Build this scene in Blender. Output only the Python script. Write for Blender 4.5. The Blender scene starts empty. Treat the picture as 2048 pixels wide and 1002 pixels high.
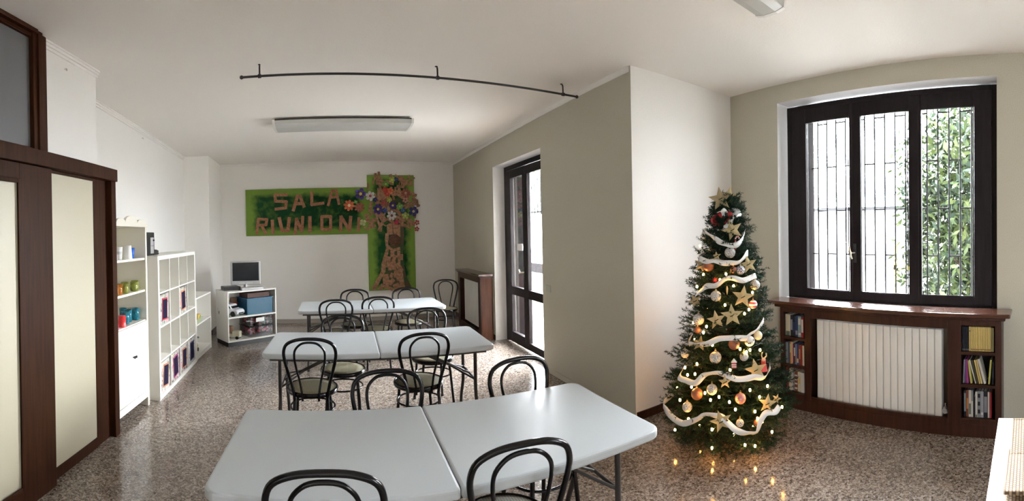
import bpy, math, random
import numpy as np
from mathutils import Vector, Matrix
random.seed(7)
SC = bpy.context.scene
COL = SC.collection
PI = math.pi

# ---------------------------------------------------------------- camera
# the photograph is a phone panorama: a cylinder of radius 883 px, horizon at row 470.7, forward at column 668.8
FPX, CX, CY, ROLL, HC = 883.0, 668.8, 470.7, -0.0211, 1.628
cd = bpy.data.cameras.new('camera')
cam = bpy.data.objects.new('camera', cd)
COL.objects.link(cam)
SC.camera = cam
cd.type = 'PANO'
cd.panorama_type = 'CENTRAL_CYLINDRICAL'
cd.central_cylindrical_range_u_min = (0 - CX) / FPX
cd.central_cylindrical_range_u_max = (2048 - CX) / FPX
cd.central_cylindrical_range_v_min = (CY - 1002) / FPX
cd.central_cylindrical_range_v_max = CY / FPX
cd.clip_start = 0.01
cd.clip_end = 300
cr, sr = math.cos(ROLL), math.sin(ROLL)
R_ = Vector((cr, 0, sr)); U_ = Vector((-sr, 0, cr)); F_ = Vector((0, 1, 0))
m = Matrix.Identity(4)
for i in range(3):
    m[i][0], m[i][1], m[i][2] = R_[i], U_[i], -F_[i]
m[0][3], m[1][3], m[2][3] = 0, 0, HC
cam.matrix_world = m

# ---------------------------------------------------------------- world, exposure
wd = bpy.data.worlds.new('overcast'); SC.world = wd; wd.use_nodes = True
bg = wd.node_tree.nodes['Background']
bg.inputs[0].default_value = (0.90, 0.95, 1.0, 1)
# bright overcast, with the hidden sun behind the cloud over the terrace side
_nt = wd.node_tree
_tc = _nt.nodes.new('ShaderNodeTexCoord'); _dp = _nt.nodes.new('ShaderNodeVectorMath'); _dp.operation = 'DOT_PRODUCT'
_dp.inputs[1].default_value = Vector((.70, .60, .40)).normalized(); _nt.links.new(_tc.outputs['Generated'], _dp.inputs[0])
_mx = _nt.nodes.new('ShaderNodeMath'); _mx.operation = 'MAXIMUM'; _mx.inputs[1].default_value = 0; _nt.links.new(_dp.outputs['Value'], _mx.inputs[0])
_pw = _nt.nodes.new('ShaderNodeMath'); _pw.operation = 'POWER'; _pw.inputs[1].default_value = 4; _nt.links.new(_mx.outputs[0], _pw.inputs[0])
_ma = _nt.nodes.new('ShaderNodeMath'); _ma.operation = 'MULTIPLY_ADD'; _ma.inputs[1].default_value = 60.0; _ma.inputs[2].default_value = 18.0
_nt.links.new(_pw.outputs[0], _ma.inputs[0]); _nt.links.new(_ma.outputs[0], bg.inputs[1])
SC.view_settings.view_transform = 'Standard'
SC.view_settings.look = 'None'
SC.view_settings.gamma = 1.0
SC.view_settings.use_curve_mapping = False
SC.view_settings.exposure = 1.38
try:
    SC.cycles.use_denoising = True
    SC.cycles.max_bounces = 14; SC.cycles.diffuse_bounces = 8; SC.cycles.transparent_max_bounces = 24
    SC.cycles.sample_clamp_indirect = 8.0
    SC.cycles.caustics_reflective = False; SC.cycles.caustics_refractive = False
except Exception as e:
    print('cycles settings', e)

def portal(name, loc, rot, sx, sy):
    # tells the sampler where daylight enters; gives off no light of its own
    ld = bpy.data.lights.new(name, 'AREA'); ld.shape = 'RECTANGLE'; ld.size = sx; ld.size_y = sy
    o = bpy.data.objects.new(name, ld); COL.objects.link(o); o.location = loc; o.rotation_euler = rot
    try: ld.cycles.is_portal = True
    except Exception:
        COL.objects.unlink(o)
    return o
WROT = -1.61201
def wpt(s, off, z):   # a point on the window wall's own frame
    c, n = math.cos(WROT), math.sin(WROT)
    return (3.67 + c * s - n * off, 2.91 + n * s + c * off, z)
portal('daylight_window', wpt(1.63, .42, 1.86), (PI/2, 0, WROT + PI), 2.1, 2.0)
portal('daylight_added_window', wpt(4.5, .42, 1.75), (PI/2, 0, WROT + PI), 1.1, 2.2)  # portal for the unseen side window that was added
portal('daylight_added_door', (-2.75, -2.1, 1.25), (PI/2, 0, PI/2 + PI), 1.3, 2.5)  # portal for the unseen left door that was added
portal('daylight_terrace_door', (2.86, 5.4, 1.3), (PI/2, 0, -PI/2 + PI), 1.7, 2.6)

# ---------------------------------------------------------------- materials
def mat(name, col, rough=.5, metal=0, spec=.5, bump=None, var=None, trans=0, alpha=1, emit=None, coat=0, sheen=0):
    m = bpy.data.materials.new(name); m.use_nodes = True
    nt = m.node_tree; p = nt.nodes['Principled BSDF']
    p.inputs['Base Color'].default_value = (*col, 1); p.inputs['Roughness'].default_value = rough
    p.inputs['Metallic'].default_value = metal; p.inputs['Specular IOR Level'].default_value = spec
    p.inputs['Transmission Weight'].default_value = trans; p.inputs['Coat Weight'].default_value = coat
    if emit: p.inputs['Emission Color'].default_value = (*emit[0], 1); p.inputs['Emission Strength'].default_value = emit[1]
    tc = nt.nodes.new('ShaderNodeTexCoord')
    if var:      # (scale, second colour, stretch)
        n = nt.nodes.new('ShaderNodeTexNoise'); n.inputs['Scale'].default_value = var[0]; n.inputs['Detail'].default_value = 5
        mp = nt.nodes.new('ShaderNodeMapping'); nt.links.new(tc.outputs['Object'], mp.inputs[0])
        if len(var) > 2: mp.inputs['Scale'].default_value = var[2]
        nt.links.new(mp.outputs[0], n.inputs['Vector'])
        rp = nt.nodes.new('ShaderNodeValToRGB'); rp.color_ramp.elements[0].position = .35; rp.color_ramp.elements[1].position = .65
        rp.color_ramp.elements[0].color = (*col, 1); rp.color_ramp.elements[1].color = (*var[1], 1)
        nt.links.new(n.outputs['Fac'], rp.inputs[0]); nt.links.new(rp.outputs[0], p.inputs['Base Color'])
    if bump:     # (scale, strength)
        n = nt.nodes.new('ShaderNodeTexNoise'); n.inputs['Scale'].default_value = bump[0]; n.inputs['Detail'].default_value = 4
        b = nt.nodes.new('ShaderNodeBump'); b.inputs['Strength'].default_value = bump[1]; b.inputs['Distance'].default_value = .01
        nt.links.new(tc.outputs['Object'], n.inputs['Vector']); nt.links.new(n.outputs['Fac'], b.inputs['Height'])
        nt.links.new(b.outputs[0], p.inputs['Normal'])
    return m
def ramp(nt, stops, interp='LINEAR'):
    r = nt.nodes.new('ShaderNodeValToRGB'); cr_ = r.color_ramp; cr_.interpolation = interp
    while len(cr_.elements) < len(stops): cr_.elements.new(.5)
    for e, (p, c) in zip(cr_.elements, stops): e.position = p; e.color = (*c, 1)
    return r
def floor_mat():
    m = bpy.data.materials.new('polished_granite'); m.use_nodes = True; nt = m.node_tree; p = nt.nodes['Principled BSDF']
    tc = nt.nodes.new('ShaderNodeTexCoord')
    def vor(sc, stops):
        v = nt.nodes.new('ShaderNodeTexVoronoi'); v.inputs['Scale'].default_value = sc; v.inputs['Randomness'].default_value = 1
        nt.links.new(tc.outputs['Object'], v.inputs['Vector'])
        s = nt.nodes.new('ShaderNodeSeparateColor'); nt.links.new(v.outputs['Color'], s.inputs[0])
        r = ramp(nt, stops, 'CONSTANT'); nt.links.new(s.outputs[0], r.inputs[0]); return r
    a = vor(72, [(0, (.024, .017, .012)), (.17, (.115, .083, .062)), (.42, (.205, .163, .130)), (.68, (.31, .26, .218)), (.9, (.42, .37, .33))])
    b = vor(170, [(0, (.07, .052, .04)), (.25, (.22, .172, .14)), (.6, (.38, .325, .285)), (.85, (.50, .445, .40))])
    mx = nt.nodes.new('ShaderNodeMix'); mx.data_type = 'RGBA'; mx.inputs[0].default_value = .4
    nt.links.new(a.outputs[0], mx.inputs[6]); nt.links.new(b.outputs[0], mx.inputs[7])
    nt.links.new(mx.outputs[2], p.inputs['Base Color'])
    p.inputs['Roughness'].default_value = .13; p.inputs['Specular IOR Level'].default_value = .5
    return m
def brush_mat(name, dark, light, edge):     # poster paint brushed on board, lighter towards its own painted border
    m = bpy.data.materials.new(name); m.use_nodes = True; nt = m.node_tree; p = nt.nodes['Principled BSDF']
    tc = nt.nodes.new('ShaderNodeTexCoord'); n = nt.nodes.new('ShaderNodeTexNoise'); n.inputs['Scale'].default_value = 9; n.inputs['Detail'].default_value = 8
    nt.links.new(tc.outputs['Object'], n.inputs['Vector'])
    sx = nt.nodes.new('ShaderNodeSeparateXYZ'); nt.links.new(tc.outputs['Generated'], sx.inputs[0])
    def edgef(o, w):
        a = nt.nodes.new('ShaderNodeMath'); a.operation = 'SUBTRACT'; a.inputs[1].default_value = .5; nt.links.new(sx.outputs[o], a.inputs[0])
        b = nt.nodes.new('ShaderNodeMath'); b.operation = 'ABSOLUTE'; nt.links.new(a.outputs[0], b.inputs[0])
        c = nt.nodes.new('ShaderNodeMapRange'); c.inputs[1].default_value = .5 - w; c.inputs[2].default_value = .5; nt.links.new(b.outputs[0], c.inputs[0]); return c
    e1, e2 = edgef(0, edge[0]), edgef(2, edge[1])
    mxx = nt.nodes.new('ShaderNodeMath'); mxx.operation = 'MAXIMUM'; nt.links.new(e1.outputs[0], mxx.inputs[0]); nt.links.new(e2.outputs[0], mxx.inputs[1])
    ad = nt.nodes.new('ShaderNodeMath'); ad.operation = 'MULTIPLY_ADD'; ad.inputs[1].default_value = .9; nt.links.new(n.outputs['Fac'], ad.inputs[0])
    sb = nt.nodes.new('ShaderNodeMath'); sb.operation = 'SUBTRACT'; sb.inputs[1].default_value = .28; nt.links.new(mxx.outputs[0], sb.inputs[0]); nt.links.new(sb.outputs[0], ad.inputs[2])
    r = ramp(nt, [(.15, dark), (.75, light)]); nt.links.new(ad.outputs[0], r.inputs[0]); nt.links.new(r.outputs[0], p.inputs['Base Color'])
    p.inputs['Roughness'].default_value = .7; p.inputs['Specular IOR Level'].default_value = .15
    return m
def glass_mat(name, tint=(1, 1, 1), refl=.5):   # thin pane
    m = bpy.data.materials.new(name); m.use_nodes = True; nt = m.node_tree
    for n in list(nt.nodes):
        if n.type != 'OUTPUT_MATERIAL': nt.nodes.remove(n)
    out = [n for n in nt.nodes if n.type == 'OUTPUT_MATERIAL'][0]
    t = nt.nodes.new('ShaderNodeBsdfTransparent'); t.inputs[0].default_value = (*tint, 1)
    g = nt.nodes.new('ShaderNodeBsdfGlossy'); g.inputs['Roughness'].default_value = .02
    f = nt.nodes.new('ShaderNodeFresnel'); f.inputs[0].default_value = 1.45
    k = nt.nodes.new('ShaderNodeMath'); k.operation = 'MULTIPLY'; k.inputs[1].default_value = refl; nt.links.new(f.outputs[0], k.inputs[0])
    mx = nt.nodes.new('ShaderNodeMixShader'); nt.links.new(k.outputs[0], mx.inputs[0]); nt.links.new(t.outputs[0], mx.inputs[1]); nt.links.new(g.outputs[0], mx.inputs[2])
    nt.links.new(mx.outputs[0], out.inputs[0]); return m
def collage_mat(name, seed):
    m = bpy.data.materials.new(name); m.use_nodes = True; nt = m.node_tree; p = nt.nodes['Principled BSDF']
    tc = nt.nodes.new('ShaderNodeTexCoord'); mp = nt.nodes.new('ShaderNodeMapping'); mp.inputs['Location'].default_value = (seed, seed * 2, 0)
    nt.links.new(tc.outputs['Object'], mp.inputs[0])
    v = nt.nodes.new('ShaderNodeTexVoronoi'); v.inputs['Scale'].default_value = 38; nt.links.new(mp.outputs[0], v.inputs['Vector'])
    s = nt.nodes.new('ShaderNodeSeparateColor'); nt.links.new(v.outputs['Color'], s.inputs[0])
    r = ramp(nt, [(0, (.46, .44, .41)), (.45, (.30, .28, .25)), (.6, (.07, .07, .07)), (.72, (.50, .48, .44)), (.84, (.22, .35, .25)), (.9, (.55, .2, .25)), (.95, (.6, .5, .3))], 'CONSTANT')
    nt.links.new(s.outputs[0], r.inputs[0]); nt.links.new(r.outputs[0], p.inputs['Base Color']); p.inputs['Roughness'].default_value = .5
    return m
def cane_mat():
    m = mat('woven_cane', (.30, .27, .17), .6); nt = m.node_tree; p = nt.nodes['Principled BSDF']
    tc = nt.nodes.new('ShaderNodeTexCoord'); w = nt.nodes.new('ShaderNodeTexWave'); w.inputs['Scale'].default_value = 26; w.inputs['Distortion'].default_value = .4
    w2 = nt.nodes.new('ShaderNodeTexWave'); w2.bands_direction = 'Y'; w2.inputs['Scale'].default_value = 26
    nt.links.new(tc.outputs['Object'], w.inputs[0]); nt.links.new(tc.outputs['Object'], w2.inputs[0])
    mu = nt.nodes.new('ShaderNodeMath'); mu.operation = 'MULTIPLY'; nt.links.new(w.outputs['Fac'], mu.inputs[0]); nt.links.new(w2.outputs['Fac'], mu.inputs[1])
    r = ramp(nt, [(.0, (.16, .14, .085)), (.5, (.36, .325, .215))]); nt.links.new(mu.outputs[0], r.inputs[0]); nt.links.new(r.outputs[0], p.inputs['Base Color'])
    return m
def weave_mat():
    m = mat('woven_seagrass', (.55, .42, .28), .8); nt = m.node_tree; p = nt.nodes['Principled BSDF']
    tc = nt.nodes.new('ShaderNodeTexCoord'); mp = nt.nodes.new('ShaderNodeMapping'); nt.links.new(tc.outputs['Object'], mp.inputs[0])
    b = nt.nodes.new('ShaderNodeTexBrick'); b.inputs['Scale'].default_value = 20; b.inputs['Color1'].default_value = (.62, .48, .33, 1); b.inputs['Color2'].default_value = (.50, .37, .24, 1)
    b.inputs['Mortar'].default_value = (.16, .10, .06, 1); b.inputs['Mortar Size'].default_value = .035; b.inputs['Brick Width'].default_value = .3; b.inputs['Row Height'].default_value = .22
    nt.links.new(mp.outputs[0], b.inputs['Vector']); nt.links.new(b.outputs['Color'], p.inputs['Base Color'])
    bu = nt.nodes.new('ShaderNodeBump'); bu.inputs['Strength'].default_value = .5; bu.inputs['Distance'].default_value = .004; bu.invert = True
    nt.links.new(b.outputs['Fac'], bu.inputs['Height']); nt.links.new(bu.outputs[0], p.inputs['Normal'])
    return m
def lace_mat(name, a, b, sc=90):
    m = mat(name, a, .35); nt = m.node_tree; p = nt.nodes['Principled BSDF']; tc = nt.nodes.new('ShaderNodeTexCoord')
    v = nt.nodes.new('ShaderNodeTexVoronoi'); v.feature = 'DISTANCE_TO_EDGE'; v.inputs['Scale'].default_value = sc; nt.links.new(tc.outputs['Object'], v.inputs['Vector'])
    r = ramp(nt, [(.08, a), (.22, b)]); nt.links.new(v.outputs['Distance'], r.inputs[0]); nt.links.new(r.outputs[0], p.inputs['Base Color'])
    bu = nt.nodes.new('ShaderNodeBump'); bu.inputs['Strength'].default_value = .7; bu.inputs['Distance'].default_value = .003; bu.invert = True
    nt.links.new(v.outputs['Distance'], bu.inputs['Height']); nt.links.new(bu.outputs[0], p.inputs['Normal'])
    return m

M = {}
M['floor'] = floor_mat()
M['ceiling'] = mat('ceiling_paint', (.87, .84, .80), .8, bump=(60, .12))
M['white_wall'] = mat('white_wall_paint', (.80, .78, .75), .75, bump=(70, .12))
M['green_wall'] = mat('sage_wall_paint', (.43, .405, .325), .7, bump=(70, .15), var=(120, (.465, .44, .355)))
M['reveal'] = mat('reveal_paint', (.72, .72, .72), .7)
M['dark_wood'] = mat('mahogany', (.050, .019, .011), .35, spec=.25, var=(3, (.028, .011, .007), (12, 12, 1)))
M['part_wood'] = mat('partition_wood', (.040, .0135, .005), .5, spec=.08, var=(3, (.024, .008, .003), (14, 14, 1)))
M['frame_wood'] = mat('window_frame_paint', (.014, .010, .011), .45, spec=.18, var=(4, (.009, .006, .007), (10, 10, 1)))
M['sill_wood'] = mat('sill_wood', (.085, .03, .018), .2, var=(3, (.05, .02, .012), (1, 12, 1)), coat=.5)
M['grey_glass'] = mat('frosted_grey_glass', (.115, .115, .118), .3)
M['cream_panel'] = mat('cream_frosted_panel', (.46, .42, .31), .45, bump=(40, .05))
M['shelf_white'] = mat('white_foil', (.76, .745, .70), .35)
M['shelf_cream'] = mat('cream_lacquer', (.70, .67, .58), .4)
M['table_plastic'] = mat('table_plastic', (.45, .48, .50), .33, bump=(250, .08))
M['table_leg'] = mat('grey_brown_steel', (.030, .026, .023), .4, spec=.4)
M['black_metal'] = mat('black_lacquer_tube', (.003, .003, .004), .16, spec=.35)
M['cane'] = cane_mat()
M['rubber'] = mat('black_rubber', (.01, .01, .01), .7)
M['rad_white'] = mat('radiator_enamel', (.74, .735, .70), .35)
M['chrome'] = mat('brushed_steel', (.55, .54, .52), .25, metal=1)
M['brass'] = mat('pale_brass', (.62, .55, .42), .3, metal=1)
M['black_plastic'] = mat('black_plastic', (.012, .012, .013), .4)
M['silver_plastic'] = mat('silver_plastic', (.42, .42, .42), .4, metal=.3)
M['screen'] = mat('dark_screen', (.008, .009, .012), .12)
M['pane'] = glass_mat('window_pane')
M['clear_plastic'] = glass_mat('clear_plastic', (.86, .84, .84), .9)
M['lamp_diffuser'] = mat('lamp_diffuser', (.50, .50, .475), .35)
M['lamp_white'] = mat('lamp_housing', (.72, .70, .67), .4)
M['dark_line'] = mat('dark_seam', (.03, .026, .022), .6)
M['green_board'] = brush_mat('green_poster_paint', (.002, .036, .010), (.15, .25, .040), (.10, .2))
M['green_board_tall'] = brush_mat('green_poster_paint_tall', (.003, .045, .010), (.15, .25, .040), (.22, .06))
M['cork'] = mat('brown_cardboard', (.38, .175, .10), .8, spec=.2, var=(40, (.25, .105, .058)))
M['card_tan'] = mat('tan_cardboard', (.34, .185, .105), .8, spec=.2, var=(25, (.20, .10, .055)))
M['knot'] = mat('dark_brown_bark', (.075, .032, .016), .9, bump=(30, .6), var=(30, (.12, .055, .028)))
FC = dict(purple=(.035, .015, .15), yellow=(.62, .42, .05), white=(.45, .43, .40), red=(.42, .035, .02), orange=(.48, .10, .035), cream=(.60, .45, .26),
          rust=(.26, .07, .04), brown=(.14, .04, .02), navy=(.02, .02, .12), green=(.10, .28, .05), lime=(.30, .36, .06), pink=(.42, .2, .15), blue=(.03, .07, .28), crimson=(.42, .02, .06), pale=(.40, .42, .22))
for k_, v_ in FC.items(): M['f_' + k_] = mat('foil_' + k_, v_, .35)
M['needles'] = mat('dark_green_needles', (.006, .020, .010), .6, spec=.2, var=(14, (.012, .036, .016)))
M['bark'] = mat('brown_bark', (.05, .03, .02), .9)
M['star_gold'] = mat('pale_gold_glitter', (.58, .47, .25), .5, metal=.25, bump=(400, .6))
M['star_dark'] = mat('antique_gold_glitter', (.36, .28, .15), .5, metal=.25, bump=(400, .6))
M['ribbon'] = mat('white_satin_ribbon', (.78, .78, .76), .5)
M['red_ribbon'] = mat('red_satin_ribbon', (.45, .02, .03), .4)
M['b_silver'] = lace_mat('silver_lace_bauble', (.62, .62, .60), (.20, .20, .19))
M['b_glitter'] = lace_mat('violet_glitter_bauble', (.70, .70, .74), (.06, .05, .11), 70)
M['b_pleat'] = mat('white_pleated_bauble', (.80, .79, .76), .4)
M['b_pearl'] = mat('cream_pearl_bauble', (.78, .66, .42), .3)
M['b_copper'] = mat('copper_glitter_bauble', (.36, .14, .08), .35, metal=.5, bump=(300, .5))
M['b_pink'] = mat('rose_foil_bauble', (.62, .28, .25), .3, metal=.4, bump=(60, .5))
M['b_stripe'] = mat('red_white_stripe', (.55, .06, .06), .4)
M['bulb'] = mat('warm_bulb', (1, .8, .45), .4, emit=((1.0, .46, .10), 48.0))
M['wire'] = mat('green_wire', (.01, .03, .015), .5)
M['seagrass'] = weave_mat()
M['sheet_white'] = mat('white_laminate', (.86, .86, .85), .3)
M['concrete'] = mat('pale_terrace_concrete', (.85, .85, .83), .9)
M['garden_wall'] = mat('garden_wall_render', (.80, .80, .80), .9)
M['iron'] = mat('grey_painted_iron', (.010, .010, .011), .6, spec=.15)
M['leaf'] = mat('leaf_green', (.014, .025, .007), .6, spec=.15, var=(4, (.034, .045, .012)))
M['leaf2'] = mat('leaf_bluegreen', (.008, .016, .009), .6, spec=.15, var=(4, (.014, .024, .012)))
M['shutter'] = mat('brown_shutter', (.007, .0055, .006), .8, spec=.08)
M['lawn'] = mat('garden_paving', (.36, .35, .33), .9, var=(3, (.42, .41, .38)))
M['skirting'] = mat('grey_stone_skirting', (.32, .29, .26), .4)
M['paper'] = mat('white_paper', (.80, .80, .78), .7)
M['switch'] = mat('switch_plastic', (.36, .36, .30), .4)

# ---------------------------------------------------------------- mesh building
class MB:
    def __init__(s): s.v = []; s.f = []; s.sm = []; s.mi = []
    def add(s, vs, fs, smooth=False, mi=0):
        b = len(s.v); s.v += [tuple(v) for v in vs]; s.f += [tuple(b + i for i in f) for f in fs]
        s.sm += [smooth] * len(fs); s.mi += [mi] * len(fs) if isinstance(mi, int) else mi; return s
    def box(s, x0, x1, y0, y1, z0, z1, mi=0, T=None):
        vs = [(x, y, z) for z in (z0, z1) for y in (y0, y1) for x in (x0, x1)]
        if T is not None: vs = [T @ Vector(v) for v in vs]
        return s.add(vs, [(0, 2, 3, 1), (4, 5, 7, 6), (0, 1, 5, 4), (2, 6, 7, 3), (0, 4, 6, 2), (1, 3, 7, 5)], False, mi)
    def tube(s, pts, r, n=10, closed=False, cap=True, mi=0):
        pts = [Vector(p) for p in pts]; N = len(pts); rr = r if isinstance(r, (list, tuple)) else [r] * N
        vs = []; prev = None
        for i, p in enumerate(pts):
            a = pts[(i - 1) % N] if (closed or i > 0) else p; b = pts[(i + 1) % N] if (closed or i < N - 1) else p
            t = (b - a).normalized()
            if prev is None:
                x = t.orthogonal().normalized()
            else:
                x = (prev - t * prev.dot(t))
                x = x.normalized() if x.length > 1e-6 else t.orthogonal().normalized()
            prev = x; y = t.cross(x)
            vs += [p + (x * math.cos(2 * PI * k / n) + y * math.sin(2 * PI * k / n)) * rr[i] for k in range(n)]
        fs = []
        for i in range(N if closed else N - 1):
            j = (i + 1) % N
            fs += [(i * n + k, i * n + (k + 1) % n, j * n + (k + 1) % n, j * n + k) for k in range(n)]
        s.add(vs, fs, True, mi)
        if cap and not closed:
            s.add(vs[:n], [tuple(range(n))[::-1]], False, mi); s.add(vs[-n:], [tuple(range(n))], False, mi)
        return s
    def lathe(s, prof, n=24, c=(0, 0, 0), T=None, mi=0, smooth=True):   # prof: (r, z) from bottom to top
        vs = []
        for r, z in prof: vs += [Vector((c[0] + r * math.cos(2 * PI * k / n), c[1] + r * math.sin(2 * PI * k / n), c[2] + z)) for k in range(n)]
        if T is not None: vs = [T @ v for v in vs]
        fs = [(i * n + k, i * n + (k + 1) % n, (i + 1) * n + (k + 1) % n, (i + 1) * n + k) for i in range(len(prof) - 1) for k in range(n)]
        return s.add(vs, fs, smooth, mi)
    def ball(s, c, r, n=20, m=12, sz=1, mi=0):
        return s.lathe([(max(1e-5, r * math.sin(PI * i / m)), -r * sz * math.cos(PI * i / m)) for i in range(m + 1)], n, c, mi=mi)
    def prism(s, poly, y0, y1, mi=0, T=None, side=None):   # poly in x,z; extruded along y
        n = len(poly); vs = [Vector((x, y, z)) for y in (y0, y1) for x, z in poly]
        if T is not None: vs = [T @ v for v in vs]
        return s.add(vs, [tuple(range(n)), tuple(range(2 * n - 1, n - 1, -1))] + [(i, i + n, (i + 1) % n + n, (i + 1) % n) for i in range(n)], False, mi)
    def plan(s, poly, z0, z1, mi=0):   # poly in x,y; extruded along z
        n = len(poly); vs = [(x, y, z) for z in (z0, z1) for x, y in poly]
        return s.add(vs, [tuple(range(n))[::-1], tuple(range(n, 2 * n))] + [(i, (i + 1) % n, (i + 1) % n + n, i + n) for i in range(n)], False, mi)
    def mesh(s, name, mats):
        me = bpy.data.meshes.new(name); me.from_pydata([tuple(v) for v in s.v], [], s.f)
        for m_ in (mats if isinstance(mats, (list, tuple)) else [mats]): me.materials.append(m_)
        me.polygons.foreach_set('use_smooth', s.sm); me.polygons.foreach_set('material_index', s.mi); me.update()
        return me
    def build(s, name, mats, parent=None, bevel=0, loc=None, rot=None, seg=2, recalc=True):
        me = s.mesh(name, mats)
        if recalc:
            import bmesh
            bm = bmesh.new(); bm.from_mesh(me); bmesh.ops.recalc_face_normals(bm, faces=bm.faces); bm.to_mesh(me); bm.free()
        o = bpy.data.objects.new(name, me); COL.objects.link(o)
        if parent: o.parent = parent
        if loc is not None: o.location = loc
        if rot is not None: o.rotation_euler = rot
        if bevel:
            b = o.modifiers.new('bevel', 'BEVEL'); b.width = bevel; b.segments = seg; b.limit_method = 'ANGLE'; b.angle_limit = .7
        return o
def tag(o, label=None, cat=None, group=None, kind=None):
    for k, v in (('label', label), ('category', cat), ('group', group), ('kind', kind)):
        if v: o[k] = v
    return o
def empty(name, loc=(0, 0, 0), rz=0, label=None, cat=None, group=None, kind=None):
    o = bpy.data.objects.new(name, None); COL.objects.link(o); o.location = loc; o.rotation_euler = (0, 0, rz); o.empty_display_size = .1
    return tag(o, label, cat, group, kind)
def copy_tree(o, parent=None):
    c = o.copy(); COL.objects.link(c)
    if parent: c.parent = parent
    for ch in list(o.children): copy_tree(ch, c)
    return c
def catmull(P, n=6, closed=False):
    P = [Vector(p) for p in P]; out = []; N = len(P)
    for i in range(N if closed else N - 1):
        g = (lambda k: P[k % N]) if closed else (lambda k: P[min(max(k, 0), N - 1)])
        a, b, c, d = g(i - 1), g(i), g(i + 1), g(i + 2)
        for j in range(n):
            t = j / n
            out.append(.5 * ((2 * b) + (c - a) * t + (2 * a - 5 * b + 4 * c - d) * t * t + (3 * b - a - 3 * c + d) * t ** 3))
    if not closed: out.append(P[-1])
    return out

# ================================================================ the room
H = 3.01
def wall(name, A, rot, length, h, th, mats, openings=(), z0=0):
    # local x runs to the right as seen from the room, local y points out of the room; face towards the room takes material 0
    mats = list(mats) + ([mats[1]] if len(mats) < 3 else [])
    mb = MB(); xs = sorted({0, length} | {o[0] for o in openings} | {o[1] for o in openings})
    for a, b in zip(xs, xs[1:]):
        cuts = [(o[2], o[3]) for o in openings if o[0] <= a + 1e-6 and o[1] >= b - 1e-6]
        z = z0
        for c0, c1 in sorted(cuts):
            if c0 > z: mb.box(a, b, 0, th, z, c0, [1, 1, 0, 1, 1, 2])
            z = c1
        if z < h: mb.box(a, b, 0, th, z, h, [1, 1, 0, 1, 1, 2])
    return tag(mb.build(name, mats, loc=(A[0], A[1], 0), rot=(0, 0, rot), recalc=False), kind='structure')
BROT = .0558
GROT = -1.5726
tag(MB().box(-3.2, 4.6, -3.8, 9.2, -.2, 0).build('floor', M['floor']), kind='structure')
tag(MB().box(-3.2, 4.6, -3.8, 9.2, H, H + .2).build('ceiling', M['ceiling']), kind='structure')
wall('wall_back', (-2.127, 8.17), BROT, 4.55, H, .3, [M['white_wall'], M['white_wall']])
wall('wall_right', (2.345, 8.42), GROT, 5.51, H, .4, [M['green_wall'], M['reveal'], M['white_wall']], [(2.22, 3.815, 0, 2.60)])
wall('wall_pier', (2.735, 2.91), 0, 1.3, H, .3, [M['white_wall'], M['white_wall']])
wall('wall_window', (3.67, 2.91), WROT, 6.7, H, .36, [M['green_wall'], M['reveal']], [(.60, 2.662, .93, 2.835), (4.1, 4.95, .93, 2.5)])  # second opening is out of view, added to let daylight in
wall('wall_rear', (4.0, -3.4), PI, 6.2, H, .3, [M['white_wall'], M['white_wall']], [])
# left side, from the back corner towards the camera
tag(MB().plan([(-2.95, 7.05), (-2.49, 7.06), (-2.07, 7.13), (-2.127, 8.17), (-2.15, 8.6), (-2.95, 8.6)], 0, H).build('wall_column', M['white_wall']), kind='structure')
tag(MB().plan([(-2.18, 3.05), (-2.492, 7.06), (-2.95, 7.05), (-2.6, 3.0)], 0, H).build('wall_left', M['white_wall']), kind='structure')
# the partition: plastered above the wooden head beam
tag(MB().box(-2.6, -1.835, 2.33, 3.10, 2.19, H).build('wall_partition', M['white_wall']), kind='structure')
tag(MB().box(-2.6, -1.92, -.95, 2.33, 2.0, H).box(-2.6, -2.0, -.95, 3.10, 0, 2.19).build('wall_partition_core', M['white_wall']), kind='structure')
wall('wall_left_rear', (-2.0, -3.5), PI/2, 2.6, H, .6, [M['white_wall'], M['white_wall']], [(.95, 1.90, 0, 2.3)])  # doorway out of view, added as a daylight opening
# cornices along the left side, baseboards, floor seam
def strip(name, pts, prof_w, z0, z1, m_):
    mb = MB()
    for (a, b) in zip(pts, pts[1:]):
        a, b = Vector(a), Vector(b); d = (b - a).normalized(); n = Vector((d.y, -d.x))
        q = [a, b, b + n * prof_w, a + n * prof_w]
        mb.plan([(p.x, p.y) for p in q], z0, z1)
    return tag(mb.build(name, m_), kind='structure')
def cornice(name, pts):
    mb = MB()
    for (a, b) in zip(pts, pts[1:]):
        a, b = Vector(a), Vector(b); d = (b - a).normalized(); n = Vector((d.y, -d.x))
        for w, z0, z1 in ((.032, H - .012, H), (.022, H - .032, H - .012), (.010, H - .052, H - .032)):
            q = [a, b, b + n * w, a + n * w]; mb.plan([(p.x, p.y) for p in q], z0, z1)
    return tag(mb.build(name, M['white_wall']), kind='structure')
cornice('trim_1', [(-1.835, 2.36), (-1.835, 3.12)])
cornice('trim_2', [(-2.18, 3.10), (-2.492, 7.05)])
strip('trim_3', [(-2.127, 8.15), (2.33, 8.40)], .02, H - .03, H, M['white_wall'])
strip('trim_4', [(2.343, 8.38), (2.335, 2.93)], .012, H - .05, H, M['white_wall'])
strip('baseboard_left', [(-2.18, 3.12), (-2.49, 7.05)], .014, 0, .075, M['dark_wood'])
strip('baseboard_column', [(-2.49, 7.06), (-2.07, 7.13), (-2.127, 8.16)], .014, 0, .075, M['dark_wood'])
strip('baseboard_back', [(-2.12, 8.17), (2.33, 8.42)], .014, 0, .075, M['skirting'])
strip('baseboard_right', [(2.345, 8.41), (2.343, 6.21)], .014, 0, .075, M['dark_wood'])
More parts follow.
